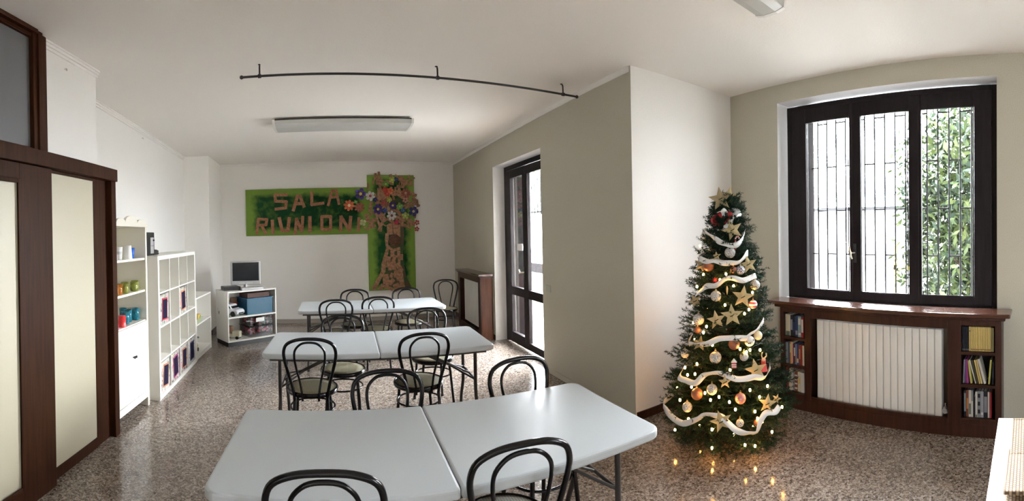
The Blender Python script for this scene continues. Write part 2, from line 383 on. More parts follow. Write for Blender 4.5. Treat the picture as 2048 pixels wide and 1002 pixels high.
strip('baseboard_pier', [(2.345, 4.59), (2.335, 2.91)], .010, 0, .06, M['green_wall'])
strip('baseboard_window', [(2.345, 2.91), (3.66, 2.91)], .012, 0, .07, M['dark_wood'])
tag(MB().box(-.75, .75, 5.715, 5.725, 0, .003).build('trim_5', M['dark_line']), kind='structure')

# ---- window_1 -------------------------------------------------
def W_empty(name, A, rot, **k): return empty(name, (A[0], A[1], 0), rot, **k)
w1 = W_empty('window_1', (3.67, 2.91), WROT, kind='structure')
def frame_rect(mb, a, b, z0, z1, w, y0, y1, wb=None, wt=None, wl=None, wr=None):
    wb = wb or w; wt = wt or w; wl = wl or w; wr = wr or w
    mb.box(a, a + wl, y0, y1, z0, z1); mb.box(b - wr, b, y0, y1, z0, z1)
    mb.box(a + wl, b - wr, y0, y1, z0, z0 + wb); mb.box(a + wl, b - wr, y0, y1, z1 - wt, z1)
mb = MB(); frame_rect(mb, .615, 2.662, .93, 2.815, .06, .15, .22)
mb.build('window_frame', M['frame_wood'], w1, .004)
for i, (a, b, ga, gb) in enumerate(((.68, 1.333, .835, 1.30), (1.333, 1.965, 1.41, 1.874), (1.965, 2.605, 1.985, 2.452))):
    z0, z1 = .955, 2.765
    sm = MB(); sm.box(a, ga, .135, .19, z0, z1); sm.box(gb, b, .135, .19, z0, z1)
    sm.box(ga, gb, .135, .19, z0, 1.028); sm.box(ga, gb, .135, .19, 2.64, z1)
    so = sm.build('sash', M['frame_wood'], w1, .005)
    gm = MB(); gm.box(ga, gb, .160, .164, 1.028, 2.64); gm.build('pane', M['pane'], so)
    bd = MB(); frame_rect(bd, ga, gb, 1.028, 2.64, .008, .128, .137); bd.build('glazing_bead', M['frame_wood'], so)
hb = MB(); hb.box(1.344, 1.372, .123, .135, 1.30, 1.475); ho = hb.build('window_handle', M['black_plastic'], w1, .003); ho['label'] = 'pale metal lever on a dark backplate'
hl = MB(); hl.tube([(1.358, .122, 1.39), (1.358, .10, 1.39), (1.335, .085, 1.39)], .007); hl.tube([(1.335, .085, 1.385), (1.327, .083, 1.42), (1.322, .085, 1.45)], [.009, .009, .007])
hl.tube([(1.335, .085, 1.40), (1.338, .083, 1.36), (1.35, .084, 1.335)], [.009, .008, .006]); hl.build('lever', M['brass'], ho)
for z in (1.2, 1.75, 2.45): MB().tube([(2.60, .13, z), (2.60, .13, z + .07)], .007).build('hinge', M['frame_wood'], w1)
# ---- grille outside window_1
gr = W_empty('window_grille', (3.67, 2.91), WROT, label='thin grey iron security grille with staggered rungs outside the window', cat='grille')
xs = [.66 + .1023 * k for k in range(20)]
for x in xs: MB().tube([(x, .33, .93), (x, .33, 2.835)], .0085, 6).build('bar', M['iron'], gr)
for k in range(19):
    off = 0 if k % 2 else .43
    z = 1.36 + off - .86
    while z < 2.8:
        if z > .98: MB().tube([(xs[k], .33, z), (xs[k + 1], .33, z)], .0075, 6).build('rung', M['iron'], gr)
        z += .86
sm = MB(); sm.box(.70, .80, .24, .36, .93, 2.83); sm.build('trim_6', M['shutter'], None, loc=(3.67, 2.91, 0), rot=(0, 0, WROT))['kind'] = 'structure'
sm = MB(); sm.box(2.455, 2.60, .24, .36, .93, 2.83); sm.build('trim_7', M['reveal'], None, loc=(3.67, 2.91, 0), rot=(0, 0, WROT))['kind'] = 'structure'
# unseen side window and left door, added behind the photographer to let daylight in
w2 = W_empty('added_window', (3.67, 2.91), WROT, kind='structure')
mb = MB(); frame_rect(mb, 4.12, 4.93, .95, 2.48, .09, .15, .21); mb.build('window_frame', M['frame_wood'], w2, .004)
MB().box(4.21, 4.84, .175, .18, 1.04, 2.39).build('pane', M['pane'], w2)
d2 = empty('added_door', (-2.0, -3.5, 0), PI/2, kind='structure')
mb = MB(); frame_rect(mb, .95, 1.90, 0, 2.3, .08, .3, .36); mb.build('door_frame', M['frame_wood'], d2, .004)
MB().box(1.03, 1.82, .325, .33, .08, 2.22).build('pane', M['pane'], d2)

# ---- door_1 (terrace door in the green wall) -------------------
d1 = W_empty('door_1', (2.345, 8.42), GROT, kind='structure')
mb = MB(); mb.box(2.222, 2.29, .18, .26, 0, 2.598); mb.box(3.745, 3.813, .18, .26, 0, 2.598); mb.box(2.29, 3.745, .18, .26, 2.53, 2.598)
mb.build('door_frame', M['frame_wood'], d1, .004)
for i, (a, b, ga, gb) in enumerate(((2.292, 2.972, 2.47, 2.90), (2.976, 3.743, 3.05, 3.60))):
    lf = MB(); lf.box(a, ga, .17, .225, .02, 2.52); lf.box(gb, b, .17, .225, .02, 2.52)
    lf.box(ga, gb, .17, .225, .02, .17 if i == 0 else .12); lf.box(ga, gb, .17, .225, .715, .835); lf.box(ga, gb, .17, .225, 2.405, 2.52)
    lo = lf.build('door_leaf', M['frame_wood'], d1, .004)
    g = MB(); g.box(ga, gb, .195, .199, .17 if i == 0 else .12, .715); g.box(ga, gb, .195, .199, .835, 2.405); g.build('pane', M['pane'], lo)
hd = MB(); hd.box(2.925, 2.955, .158, .17, .93, 1.14); ho = hd.build('door_handle', M['black_plastic'], d1, .002); ho['label'] = 'pale metal door lever'
l_ = MB(); l_.tube([(2.94, .157, 1.07), (2.94, .12, 1.07), (2.87, .115, 1.055)], .009); l_.tube([(2.895, .118, 1.055), (2.86, .118, 1.10)], .006); l_.build('lever', M['brass'], ho)
tag(MB().box(2.70, 2.88, .1665, .1685, 1.36, 1.455).build('paper_notice', M['paper'], None, loc=(2.345, 8.42, 0), rot=(0, 0, GROT)), 'small white paper notice stuck on the left leaf of the terrace door', 'notice')
# outside the terrace door
tag(MB().box(2.222, 2.262, .345, .52, -.20, 2.58).build('folded_shutter', M['shutter'], None, loc=(2.345, 8.42, 0), rot=(0, 0, GROT)), 'dark brown folded shutter standing outside behind the left door leaf', 'shutter')
gt = W_empty('fanlight_grille', (2.345, 8.42), GROT, label='grey iron bars in front of the upper part of the terrace door', cat='grille')
for k in range(14): MB().tube([(2.35 + .1 * k, .43, 1.86), (2.35 + .1 * k, .43, 2.7)], .010, 6).build('bar', M['iron'], gt)
for z in (1.90, 2.68): MB().tube([(2.21, .39, z), (2.21, .43, z), (3.83, .43, z), (3.83, .39, z)], .01, 6).build('rail', M['iron'], gt)
for k in range(1, 13, 2): MB().tube([(2.35 + .1 * k, .43, 2.12), (2.45 + .1 * k, .43, 2.12)], .005, 6).build('rung', M['iron'], gt)
tr = empty('terrace_railing', (0, 0, 0), 0, 'terrace railing with a broad dark band and thin bars beyond the glass door', 'railing')
MB().box(5.0, 5.06, 7.0, 11.5, .56, .80).build('handrail', M['shutter'], tr)
for k in range(40): MB().tube([(5.03, 7.05 + .11 * k, -.2), (5.03, 7.05 + .11 * k, .56)], .007, 6).build('bar', M['iron'], tr)
for z in (.33, 0): MB().tube([(5.03, 7.0, z), (5.03, 11.4, z)], .006, 6).build('rail', M['iron'], tr)

# ---- outside ground, walls, tree -------------------------------
tag(MB().box(-14, 30, 3.6, 40, -.35, -.20).build('ground_terrace', M['concrete']), kind='structure')
tag(MB().box(-14, 30, -25, 3.6, -.35, -.20).build('ground_garden', M['lawn']), kind='structure')
gw = empty('garden_wall', (0, 0, 0), 0, kind='structure')
MB().box(9.9, 10.1, -3, 9.6, -.2, 2.02).build('wall_face', M['garden_wall'], gw)
MB().box(9.8, 10.2, -3, 9.6, 2.02, 2.10).build('coping', M['iron'], gw)
pf = empty('play_frame', (0, 0, 0), 0, 'yellow play frame in the garden beyond the middle pane', 'play frame')
MB().box(8.0, 8.1, 2.42, 2.52, -.2, 1.32).build('post', mat('yellow_paint', (.75, .62, .06), .6), pf)
MB().box(8.0, 8.1, 2.0, 2.52, .80, .90).build('beam', bpy.data.materials['yellow_paint'], pf)
def leafy(name, c, rad, n, size, mats, label, trunk_r):
    rng = np.random.default_rng(len(name) + n); t = empty(name, (c[0], c[1], -.2), 0, label, 'tree')
    d = rng.normal(size=(n, 3)); d /= np.linalg.norm(d, axis=1)[:, None]
    lump = 1 + .22 * np.sin(d[:, 0] * 6 + d[:, 2] * 5) * np.cos(d[:, 1] * 7)
    P = d * (rng.random(n) ** .35 * lump)[:, None] * np.array(rad) + np.array([0, 0, c[2] + .2])
    a = rng.normal(size=(n, 3)); a[:, 2] -= .4; a /= np.linalg.norm(a, axis=1)[:, None]
    b = np.cross(a, rng.normal(size=(n, 3))); b /= np.linalg.norm(b, axis=1)[:, None]
    L = (size * (.7 + .6 * rng.random(n)))[:, None]
    V = np.stack([P, P + a * L * .5 + b * L * .17, P + a * L, P + a * L * .5 - b * L * .17], 1).reshape(-1, 3)
    me = bpy.data.meshes.new('foliage'); me.vertices.add(4 * n); me.vertices.foreach_set('co', V.astype(np.float32).ravel())
    me.loops.add(4 * n); me.loops.foreach_set('vertex_index', np.arange(4 * n, dtype=np.int32)); me.polygons.add(n)
    me.polygons.foreach_set('loop_start', np.arange(0, 4 * n, 4, dtype=np.int32)); 
    for m_ in mats: me.materials.append(m_)
    me.polygons.foreach_set('material_index', (rng.random(n) < .35).astype(np.int32)); me.update(calc_edges=True); me.validate()
    o = bpy.data.objects.new('foliage', me); COL.objects.link(o); o.parent = t; o['kind'] = 'stuff'
    mb = MB(); mb.tube([(0, 0, 0), (.05, .03, c[2] * .5), (0, .06, c[2])], [trunk_r, trunk_r * .8, trunk_r * .5])
    for k in range(7):
        an = k * 2.4; mb.tube([(0, 0, c[2] * (.4 + .07 * k)), (math.cos(an) * rad[0] * .5, math.sin(an) * rad[1] * .5, c[2] * (.75 + .09 * k))], [trunk_r * .5, trunk_r * .2])
    mb.build('trunk', M['bark'], t); return t
leafy('garden_tree', (6.9, .75, 1.75), (1.15, 1.25, 2.1), 13500, .16, [M['leaf'], M['leaf2']], 'bushy broad-leaved tree with light green leaves outside the right window pane', .09)

# ================================================================ left partition (joinery)
pt = empty('wooden_partition', (-1.76, 1.0, 0), PI/2, 'dark brown wooden partition with cream panels and a grey glazed transom along the left wall', 'partition')
# local x = world y - 1, local y = away from the room
b_ = MB(); b_.box(-1.88, 2.275, -.02, .06, 2.115, 2.215); b_.build('head_beam', M['part_wood'], pt, .004)
b_ = MB(); b_.box(2.20, 2.275, 0, .06, 0, 2.115); b_.box(1.99, 2.20, .05, .09, 0, 2.115); b_.build('end_post', M['part_wood'], pt, .003)
b_ = MB(); b_.box(1.40, 1.99, .045, .09, 0, .075); b_.box(1.38, 1.43, .045, .09, .075, 2.115); b_.box(1.43, 1.99, .045, .09, 2.095, 2.115); b_.build('fixed_frame', M['part_wood'], pt, .002)
MB().box(1.42, 1.99, .055, .075, .075, 2.10).build('fixed_panel', M['cream_panel'], pt)
lf = MB(); lf.box(1.045, 1.375, 0, .045, .0, 2.11); lf.box(-.10, .06, 0, .045, 0, 2.11); lf.box(.06, 1.045, 0, .045, 0, .12); lf.box(.06, 1.045, 0, .045, 2.01, 2.11)
lfo = lf.build('door_leaf', M['part_wood'], pt, .003)
b_ = MB(); b_.box(1.022, 1.045, -.008, 0, .12, 2.01); b_.box(.06, 1.022, -.008, 0, 1.985, 2.01); b_.box(.06, 1.022, -.008, 0, .12, .145); b_.build('moulding', M['part_wood'], lfo, .003)
MB().box(.06, 1.03, .012, .03, .12, 2.0).build('panel', M['cream_panel'], lfo)
b_ = MB(); b_.box(1.215, 1.255, .015, .09, 2.215, 3.0); b_.box(1.255, 1.30, .0, .09, 2.215, 3.0); b_.box(1.30, 1.365, .02, .09, 2.215, 3.0)
b_.box(-1.88, 1.255, .03, .09, 2.955, 3.0); b_.box(-1.88, 1.255, .0, .06, 2.98, 3.008); b_.box(-1.88, 1.255, .03, .09, 2.215, 2.235); b_.build('transom_frame', M['part_wood'], pt, .003)
MB().box(-1.88, 1.22, .05, .06, 2.23, 2.96).build('transom_glass', M['grey_glass'], pt)
MB().box(-1.88, -.1, .01, .05, .0, 2.115).build('rear_leaves', M['part_wood'], pt)

# ================================================================ ceiling lights, rod, hooks
def ceiling_light(loc, rz, L, Wd, label):
    t = empty('ceiling_light', loc, rz, label, 'ceiling light', 'fluorescent ceiling lights')
    MB().box(-L / 2, L / 2, -Wd * .32, Wd * .32, -.022, 0).build('housing', M['lamp_white'], t, .002)
    p = [(-Wd / 2, -.022), (-Wd * .47, -.075), (-Wd * .2, -.088), (Wd * .2, -.088), (Wd * .47, -.075), (Wd / 2, -.022)]
    m_ = MB(); T = Matrix.Rotation(PI / 2, 4, 'Z')
    m_.prism(p, -L / 2 + .02, L / 2 - .02, T=T); m_.build('diffuser', M['lamp_diffuser'], t, .006)
    for x in (-L / 2, L / 2 - .03): MB().prism([(q[0] * 1.04, q[1] * 1.04 + .001) for q in p], x, x + .03, T=Matrix.Rotation(PI / 2, 4, 'Z')).build('end_cap', M['lamp_white'], t, .003)
    MB().box(-L / 2 + .03, L / 2 - .03, -Wd / 2 - .004, -Wd / 2 + .006, -.030, -.018).build('shadow_gap', M['dark_line'], t)
    return t
ceiling_light((.13, 5.33, H), .02, 1.66, .44, 'long white fluorescent ceiling light above the far tables')
cl = ceiling_light((1.45, 1.475, H), 0, 1.66, .21, 'white fluorescent ceiling light cut by the top edge near the window')
rod = empty('curtain_rod', (0, 0, 2.905), 0, 'thin black metal rod hung from the ceiling on three short hooks', 'rod')
MB().tube([(-.71, 3.45, 0), (2.23, 3.60, 0)], .0095, 10).build('pole', M['black_plastic'], rod)
for x in (-.71, 2.23):
    y = 3.45 + (x + .71) * .051; MB().ball((x, y, 0), .016, 12, 8).build('finial', M['black_plastic'], rod)
for x in (-.565, .868, 2.075):
    y = 3.45 + (x + .71) * .051
    h_ = MB(); h_.tube([(x, y, .0), (x, y + .004, .075), (x, y + .018, .098), (x - .01, y + .03, .105)], .007, 8); h_.tube([(x - .012, y, 0), (x + .012, y, 0)], .016, 12)
    h_.build('hook', M['black_plastic'], rod)
for (x, y, z, lb) in ((-1.833, 2.65, 2.885, 'tiny metal wall hook high on the plaster above the partition beam'), (-2.32, 5.03, 2.90, 'tiny metal wall hook high on the recessed left wall')):
    h_ = MB(); h_.tube([(x, y, z), (x + .02, y, z), (x + .025, y, z - .01), (x + .022, y, z - .018)], .003, 6); h_.ball((x + .002, y + .02, z), .004, 8, 6)
    tag(h_.build('wall_hook', M['chrome']), lb, 'hook')
tag(MB().box(3.905, 4.015, -.008, 0, .93, 1.01).build('light_switch', M['switch'], None, .002, loc=(2.345, 8.42, 0), rot=(0, 0, GROT)), 'small square grey-green socket plate on the sage wall right of the terrace door', 'socket')

# ================================================================ bookcase in the left corner
bc = empty('display_cabinet', (-1.80, 3.275, 0), PI/2, 'tall white display cabinet with scalloped top, open shelves and doors beside the partition', 'cabinet')
LW, DD = .70, .36
for x in (0, LW - .035): MB().box(x, x + .035, 0, DD, 0, 1.775).build('side_panel', M['shelf_cream'], bc, .003)
MB().box(.035, LW - .035, DD - .012, DD, .1, 1.74).build('back_panel', M['shelf_cream'], bc)
b_ = MB(); b_.box(.035, LW - .035, .01, DD - .012, 1.745, 1.77); b_.build('top_board', M['shelf_cream'], bc, .002)
cr_ = [(0, 1.745)] + [(LW, 1.745), (LW, 1.775)]
for cx_, r_, h0 in ((.56, .085, 1.785), (.35, .12, 1.80), (.14, .085, 1.785)):
    cr_ += [(cx_ + r_ * math.cos(a), h0 + r_ * .38 * math.sin(a)) for a in [PI * k / 10 for k in range(11)]]
cr_ += [(0, 1.775)]
MB().prism(cr_, -.012, .012).build('scalloped_crown', M['shelf_cream'], bc, .002)
for z in (1.447, 1.137, .845): MB().box(.035, LW - .035, .012, DD - .012, z - .022, z).build('shelf', M['shelf_cream'], bc, .002)
for i, (a, b) in enumerate(((.038, .348), (.352, LW - .038))):
    dr = MB().box(a, b, -.006, .014, .165, .835).build('door', M['shelf_white'], bc, .002)
    kx_ = .335 if i == 0 else .365
    MB().lathe([(.001, 0), (.006, .001), (.006, .014), (.012, .018), (.012, .026), (.001, .03)], 12, T=Matrix.Translation((kx_, -.006, .555)) @ Matrix.Rotation(PI / 2, 4, 'X')).build('knob', M['black_plastic'], dr)
b_ = MB(); b_.box(.035, LW - .035, 0, .02, .09, .155); b_.build('bottom_rail', M['shelf_white'], bc, .002)

def vessel(name, x, d, z, r, h, m_, label, cat, group, kind='cup'):
    # x along the cabinet, d = distance behind its front, both in metres
    mb = MB(); rt, rb = (r, r * .78) if kind != 'upside' else (r * .8, r)
    prof = [(.001, 0), (rb, 0), (rt, h), (rt - .003, h), (rb - .003, .004), (.001, .004)] if kind != 'upside' else [(rb, 0), (rt, h), (.001, h), (.001, h - .004), (rt - .003, h - .004), (rb - .003, 0), (rb, 0)]
    if kind == 'glass': prof = [(.001, 0), (r * .85, 0), (r, h * .2), (r * .92, h * .5), (r, h), (r - .003, h), (r * .9 - .003, h * .5), (r * .8, .008), (.001, .008)]
    mb.lathe(prof, 18); o = mb.build(name, m_, None, loc=(-1.80 - d, 3.275 + x, z))
    return tag(o, label, cat, group)
gl = {}
for n_, c_ in (('orange', (.95, .36, .06)), ('lime', (.68, .74, .16)), ('teal', (.03, .42, .58))):
    g_ = mat(n_ + '_tinted_plastic', c_, .1, trans=.7); gl[n_] = g_
cw, cb_, cr2, cp_ = mat('white_beaker', (.78, .78, .78), .35), mat('blue_beaker', (.02, .13, .55), .35), mat('red_beaker', (.62, .03, .03), .35), mat('pink_beaker', (.70, .15, .32), .35)
S1, S2, S3 = 1.447, 1.137, .845
G1, G2, G3 = 'beakers on the top cabinet shelf', 'tinted glasses on the middle cabinet shelf', 'tinted beakers on the lower cabinet shelf'
vessel('beaker', .13, .06, S1, .030, .10, cw, 'white beaker at the partition end of the top cabinet shelf', 'beaker', G1, 'upside')
o = vessel('beaker', .25, .075, S1, .035, .115, cw, 'white beaker with small grey print, second on the top cabinet shelf', 'beaker', G1)
MB().lathe([(.0338, .05), (.0348, .075)], 18).build('print_band', M['silver_plastic'], o)
vessel('beaker', .40, .06, S1, .042, .125, cw, 'widest white beaker, standing upside down next to the blue one', 'beaker', G1, 'upside')
vessel('beaker', .53, .09, S1, .036, .10, cb_, 'blue beaker at the right end of the top cabinet shelf', 'beaker', G1)
for x, d, z, lb in ((.10, .05, 0, 'orange glass nearest the partition on the middle shelf'), (.20, .06, 0, 'second orange glass on the middle shelf, in front'), (.18, .16, 0, 'orange glass in the back row of the middle shelf')):
    vessel('tumbler', x, d, S2 + z, .042, .095, gl['orange'], lb, 'glass', G2, 'glass')
vessel('tumbler', .15, .16, S2 + .097, .040, .085, gl['lime'], 'lime green glass stacked on top of the orange glasses', 'glass', G2, 'glass').location = (-1.96, 3.455, S2 + .0955)
for x, d, lb in ((.31, .05, 'lime green glass right next to the orange ones'), (.41, .10, 'second lime green glass from the orange ones'), (.50, .05, 'third lime green glass from the orange ones'), (.60, .09, 'lime green glass nearest the right cabinet side')):
    vessel('tumbler', x, d, S2, .040, .09, gl['lime'], lb, 'glass', G2, 'glass')
vessel('beaker', .10, .05, S3, .036, .10, cp_, 'pink beaker on the lower cabinet shelf', 'beaker', G3, 'upside')
vessel('beaker', .24, .05, S3, .040, .10, cr2, 'red beaker upside down on the lower cabinet shelf', 'beaker', G3, 'upside')
for x, d, lb in ((.17, .18, 'teal glass behind the pink and red beakers'), (.30, .17, 'teal glass just behind the red beaker'), (.37, .08, 'teal glass right of the red beaker'), (.48, .11, 'teal glass in the middle right of the lower shelf'), (.55, .20, 'teal glass in the back right of the lower shelf'), (.60, .09, 'teal glass nearest the right side of the lower shelf')):
    vessel('tumbler', x, d, S3, .038, .115, gl['teal'], lb, 'glass', G3, 'glass')

# ================================================================ cube shelf
KR = PI / 2 + .055
ks = empty('cube_shelf', (-1.737, 4.093, 0), KR, 'white four by four cube shelf unit standing between cabinet and low shelf', 'shelf unit')
KS = 1.455
b_ = MB(); b_.box(0, .042, 0, .38, 0, KS); b_.box(KS - .042, KS, 0, .38, 0, KS); b_.box(.042, KS - .042, 0, .38, 0, .042); b_.box(.042, KS - .042, 0, .38, KS - .042, KS); b_.build('outer_frame', M['shelf_white'], ks, .001)
cell = (KS - .084 - 3 * .016) / 4
cx0 = [.042 + i * (cell + .016) for i in range(4)]
for z in cx0[1:]: MB().box(.042, KS - .042, .002, .378, z - .016, z).build('shelf_board', M['shelf_white'], ks)
for x in cx0[1:]:
    d_ = MB()
    for z in cx0: d_.box(x - .016, x, .002, .378, z, z + cell)
    d_.build('divider', M['shelf_white'], ks)
MB().box(.03, KS - .03, .378, .382, .03, KS - .03).build('back_sheet', M['shelf_cream'], ks)
ec = {k: mat(k + '_card_edge', c, .6) for k, c in (('red', (.42, .03, .04)), ('magenta', (.36, .03, .14)), ('orange', (.45, .17, .08)), ('white', (.5, .48, .46)), ('violet', (.05, .04, .10)))}
nav = mat('dark_navy_felt', (.008, .007, .022), .8, spec=.1, var=(60, (.018, .014, .04)))
kc, ksn = math.cos(KR), math.sin(KR)
def storage(ci, ri, tilt, e, seed, label, w=.30, inset=.015):
    x0, z0 = cx0[ci], cx0[3 - ri]
    # world position of the cell's front left bottom
    px, py = -1.737 + kc * (x0 + cell / 2) - ksn * inset, 4.093 + ksn * (x0 + cell / 2) + kc * inset
    t = empty('storage_box', (px, py, z0), KR, label, 'storage box', 'paper collage boxes in the cube shelf')
    hw = cell / 2 - .012; hh = cell - .02
    MB().box(-hw, hw, 0, .30, 0, hh).build('box_body', collage_mat('paper_collage', seed), t, .002)
    T = Matrix.Translation((.02, -.004, hh * .5)) @ Matrix.Rotation(tilt, 4, 'Y')
    MB().box(-.085, .085, 0, .004, -.115, .115, T=T).build('card_border', ec[e], t)
    T = Matrix.Translation((.02, -.006, hh * .5)) @ Matrix.Rotation(tilt, 4, 'Y')
    MB().box(-.070, .070, 0, .004, -.10, .10, T=T).build('dark_panel', nav, t)
storage(0, 1, .05, 'red', 1, 'collage box with a red-edged dark card in the second row, first column')
storage(2, 1, -.06, 'orange', 2, 'collage box with a dark card in the second row, third column')
storage(0, 3, .12, 'orange', 3, 'collage box in the bottom row nearest the cabinet, orange-edged dark card')
storage(1, 3, -.10, 'magenta', 4, 'collage box in the bottom row with a tilted magenta-edged dark card')
storage(2, 3, .04, 'orange', 5, 'collage box in the bottom row, third from the cabinet')
storage(3, 3, 0, 'violet', 6, 'collage box at the far end of the bottom row with a plain dark card')
def kpt(x, d, z): return (-1.737 + kc * x - ksn * d, 4.093 + ksn * x + kc * d, z)
t = empty('coffee_machine', kpt(.12, .14, KS), KR, 'black coffee machine with a silver front panel on top of the cube shelf', 'coffee machine')
MB().box(-.085, .18, .0, .17, 0, .245).build('body', M['black_plastic'], t, .008)
MB().box(.045, .135, -.008, .002, .02, .19).build('front_panel', M['silver_plastic'], t, .003)
MB().box(.05, .13, -.010, -.007, .10, .104).build('panel_line', M['black_plastic'], t)
MB().lathe([(.001, 0), (.010, 0), (.010, .012), (.001, .012)], 12, T=Matrix.Translation((.12, -.008, .16)) @ Matrix.Rotation(PI / 2, 4, 'X')).build('button', M['black_plastic'], t)
t = empty('telephone', kpt(.40, .16, KS), KR, 'small black telephone on top of the cube shelf beside the coffee machine', 'telephone')
MB().prism([(-.07, 0), (.09, 0), (.09, .02), (.04, .055), (-.05, .06), (-.07, .04)], 0, .12).build('body', M['black_plastic'], t, .006)
MB().tube([(-.08, .06, .055), (-.085, .055, .085), (-.06, .05, .095)], .008).build('antenna', M['black_plastic'], t); MB().tube([(.06, .02, .04), (.11, .02, .035)], .011).build('handset', M['black_plastic'], t)
tag(MB().box(0, .11, 0, .06, 0, .022).build('remote_control', M['black_plastic'], None, .005, loc=kpt(cx0[3] + .03, .08, cx0[3]), rot=(0, 0, KR)), 'small flat black remote control in the top far compartment of the cube shelf', 'remote control')

# ================================================================ low shelf
LR = PI / 2 + .02
ls = empty('low_shelf', (-1.825, 5.575, 0), LR, 'low white two-tier shelf between the cube shelf and the corner column', 'shelf')
for x in (0, .73): MB().box(x, x + .02, 0, .30, 0, .83).build('side_panel', M['shelf_white'], ls, .001)
for z in (.81, .455, .05): MB().box(.02, .73, .0, .295, z, z + .02).build('shelf_board', M['shelf_white'], ls, .001)
MB().box(.02, .73, .01, .02, 0, .05).build('plinth', M['shelf_white'], ls)
MB().box(.02, .73, .29, .30, .0, .83).build('back_sheet', M['shelf_white'], ls)
def lpt(x, d, z): return (-1.825 - d - .02 * x, 5.575 + x, z)
cwood, cyel, cgrn, cgry = mat('toy_wood', (.52, .33, .15), .5), mat('toy_yellow', (.62, .44, .10), .5), mat('toy_olive', (.10, .11, .06), .6), mat('toy_grey', (.12, .13, .15), .5)
t = empty('toy_dinosaur', lpt(.12, .14, .83), LR, 'small olive toy dinosaur on top of the low shelf', 'toy')
mb = MB(); mb.tube(catmull([(-.10, 0, .03), (-.05, 0, .05), (0, 0, .06), (.05, 0, .055), (.08, 0, .07), (.11, 0, .065)], 4), [.004 + .022 * math.sin(PI * min(1, (k + 1) / 17)) for k in range(21)], 8); mb.build('body', cgrn, t)
for x, y in ((-.03, -.015), (-.03, .015), (.04, -.015), (.04, .015)): MB().tube([(x, y, .05), (x, y, 0)], .008, 6).build('leg', cgrn, t)
tag(MB().box(0, .16, 0, .12, 0, .15).build('toy_box', mat('toy_box_beige', (.55, .45, .40), .6), None, .004, loc=lpt(.06, .14, .475), rot=(0, 0, LR)), 'beige box at the back of the low shelf upper tier', 'box')
tag(MB().box(0, .12, 0, .08, 0, .20).build('paper_towel_box', M['paper'], None, .004, loc=lpt(.26, .12, .475), rot=(0, 0, LR)), 'tall white box on the upper tier of the low shelf', 'box')
tag(MB().box(0, .15, 0, .08, 0, .10).build('wooden_block', cyel, None, .006, loc=lpt(.17, .03, .475), rot=(0, 0, LR)), 'yellow wooden toy block on the upper tier of the low shelf', 'toy')
t = empty('toy_boat', lpt(.08, .02, .475), LR, 'long pale green toy on the front of the low shelf upper tier', 'toy')
MB().prism([(0, .01), (.05, 0), (.24, 0), (.30, .05), (.24, .05), (.20, .09), (.16, .05), (0, .045)], 0, .06).build('hull', mat('toy_palegreen', (.35, .40, .25), .5), t, .004)
t = empty('toy_crane', lpt(.12, .06, .07), LR, 'yellow and grey toy digger on the lower tier of the low shelf', 'toy')
MB().prism([(0, .02), (.14, .02), (.14, .08), (.08, .14), (0, .10)], 0, .08).build('cab', cyel, t, .004)
MB().tube([(.10, .04, .10), (.20, .04, .17), (.28, .04, .15)], .014, 8).build('boom', cgry, t)
for x in (.03, .11): MB().tube([(x, -.01, .025), (x, .09, .025)], .025, 14).build('wheel', M['rubber'], t)

# ================================================================ corner TV shelf
TR = .875 - .16
ts = empty('corner_shelf', (-1.585, 6.335, 0), TR, 'white open shelf with a black plinth standing at an angle in the back left corner', 'shelf')
TW, TD = .86, .40
for x in (0, TW - .02): MB().box(x, x + .02, 0, TD, .07, .80).build('side_panel', M['shelf_white'], ts, .001)
for z in (.07, .42, .80): MB().box(.02 if z < .8 else 0, TW - .02 if z < .8 else TW, 0, TD, z, z + .022).build('shelf_board', M['shelf_white'], ts, .001)
MB().box(.02, TW - .02, TD - .01, TD, .09, .80).build('back_sheet', M['shelf_white'], ts)
MB().box(.01, TW - .01, .02, TD - .01, 0, .07).build('plinth', M['black_plastic'], ts)
tc_, tsn = math.cos(TR), math.sin(TR)
def tpt(x, d, z): return (-1.585 + tc_ * x - tsn * d, 6.335 + tsn * x + tc_ * d, z)
tv = empty('television', tpt(.43, .20, .822), TR - .42, 'small silver flat screen television standing on the corner shelf', 'television')
b_ = MB(); b_.box(-.235, .235, 0, .05, .06, .43); b_.build('casing', M['silver_plastic'], tv, .012)
MB().box(-.205, .205, -.004, .001, .125, .41).build('screen', M['screen'], tv)
MB().box(-.11, .11, -.003, .0, .078, .10).build('speaker_strip', M['lamp_diffuser'], tv, .002)
MB().tube([(0, .02, .02), (0, .03, .09)], .03, 12).box(-.14, .14, -.05, .13, 0, .02).build('stand', M['silver_plastic'], tv, .004)
MB().ball((0, -.004, .092), .005, 8, 6).build('power_button', M['black_plastic'], tv)
tag(MB().box(0, .36, 0, .08, 0, .035).build('video_player', M['silver_plastic'], None, .003, loc=tpt(.27, .04, .822), rot=(0, 0, TR - .12)), 'flat silver and black player lying in front of the television', 'player')
tag(MB().box(0, .26, 0, .20, 0, .055).build('black_tray', M['black_plastic'], None, .004, loc=tpt(.03, .16, .822), rot=(0, 0, TR - .2)), 'flat black box on the corner shelf left of the television', 'box')
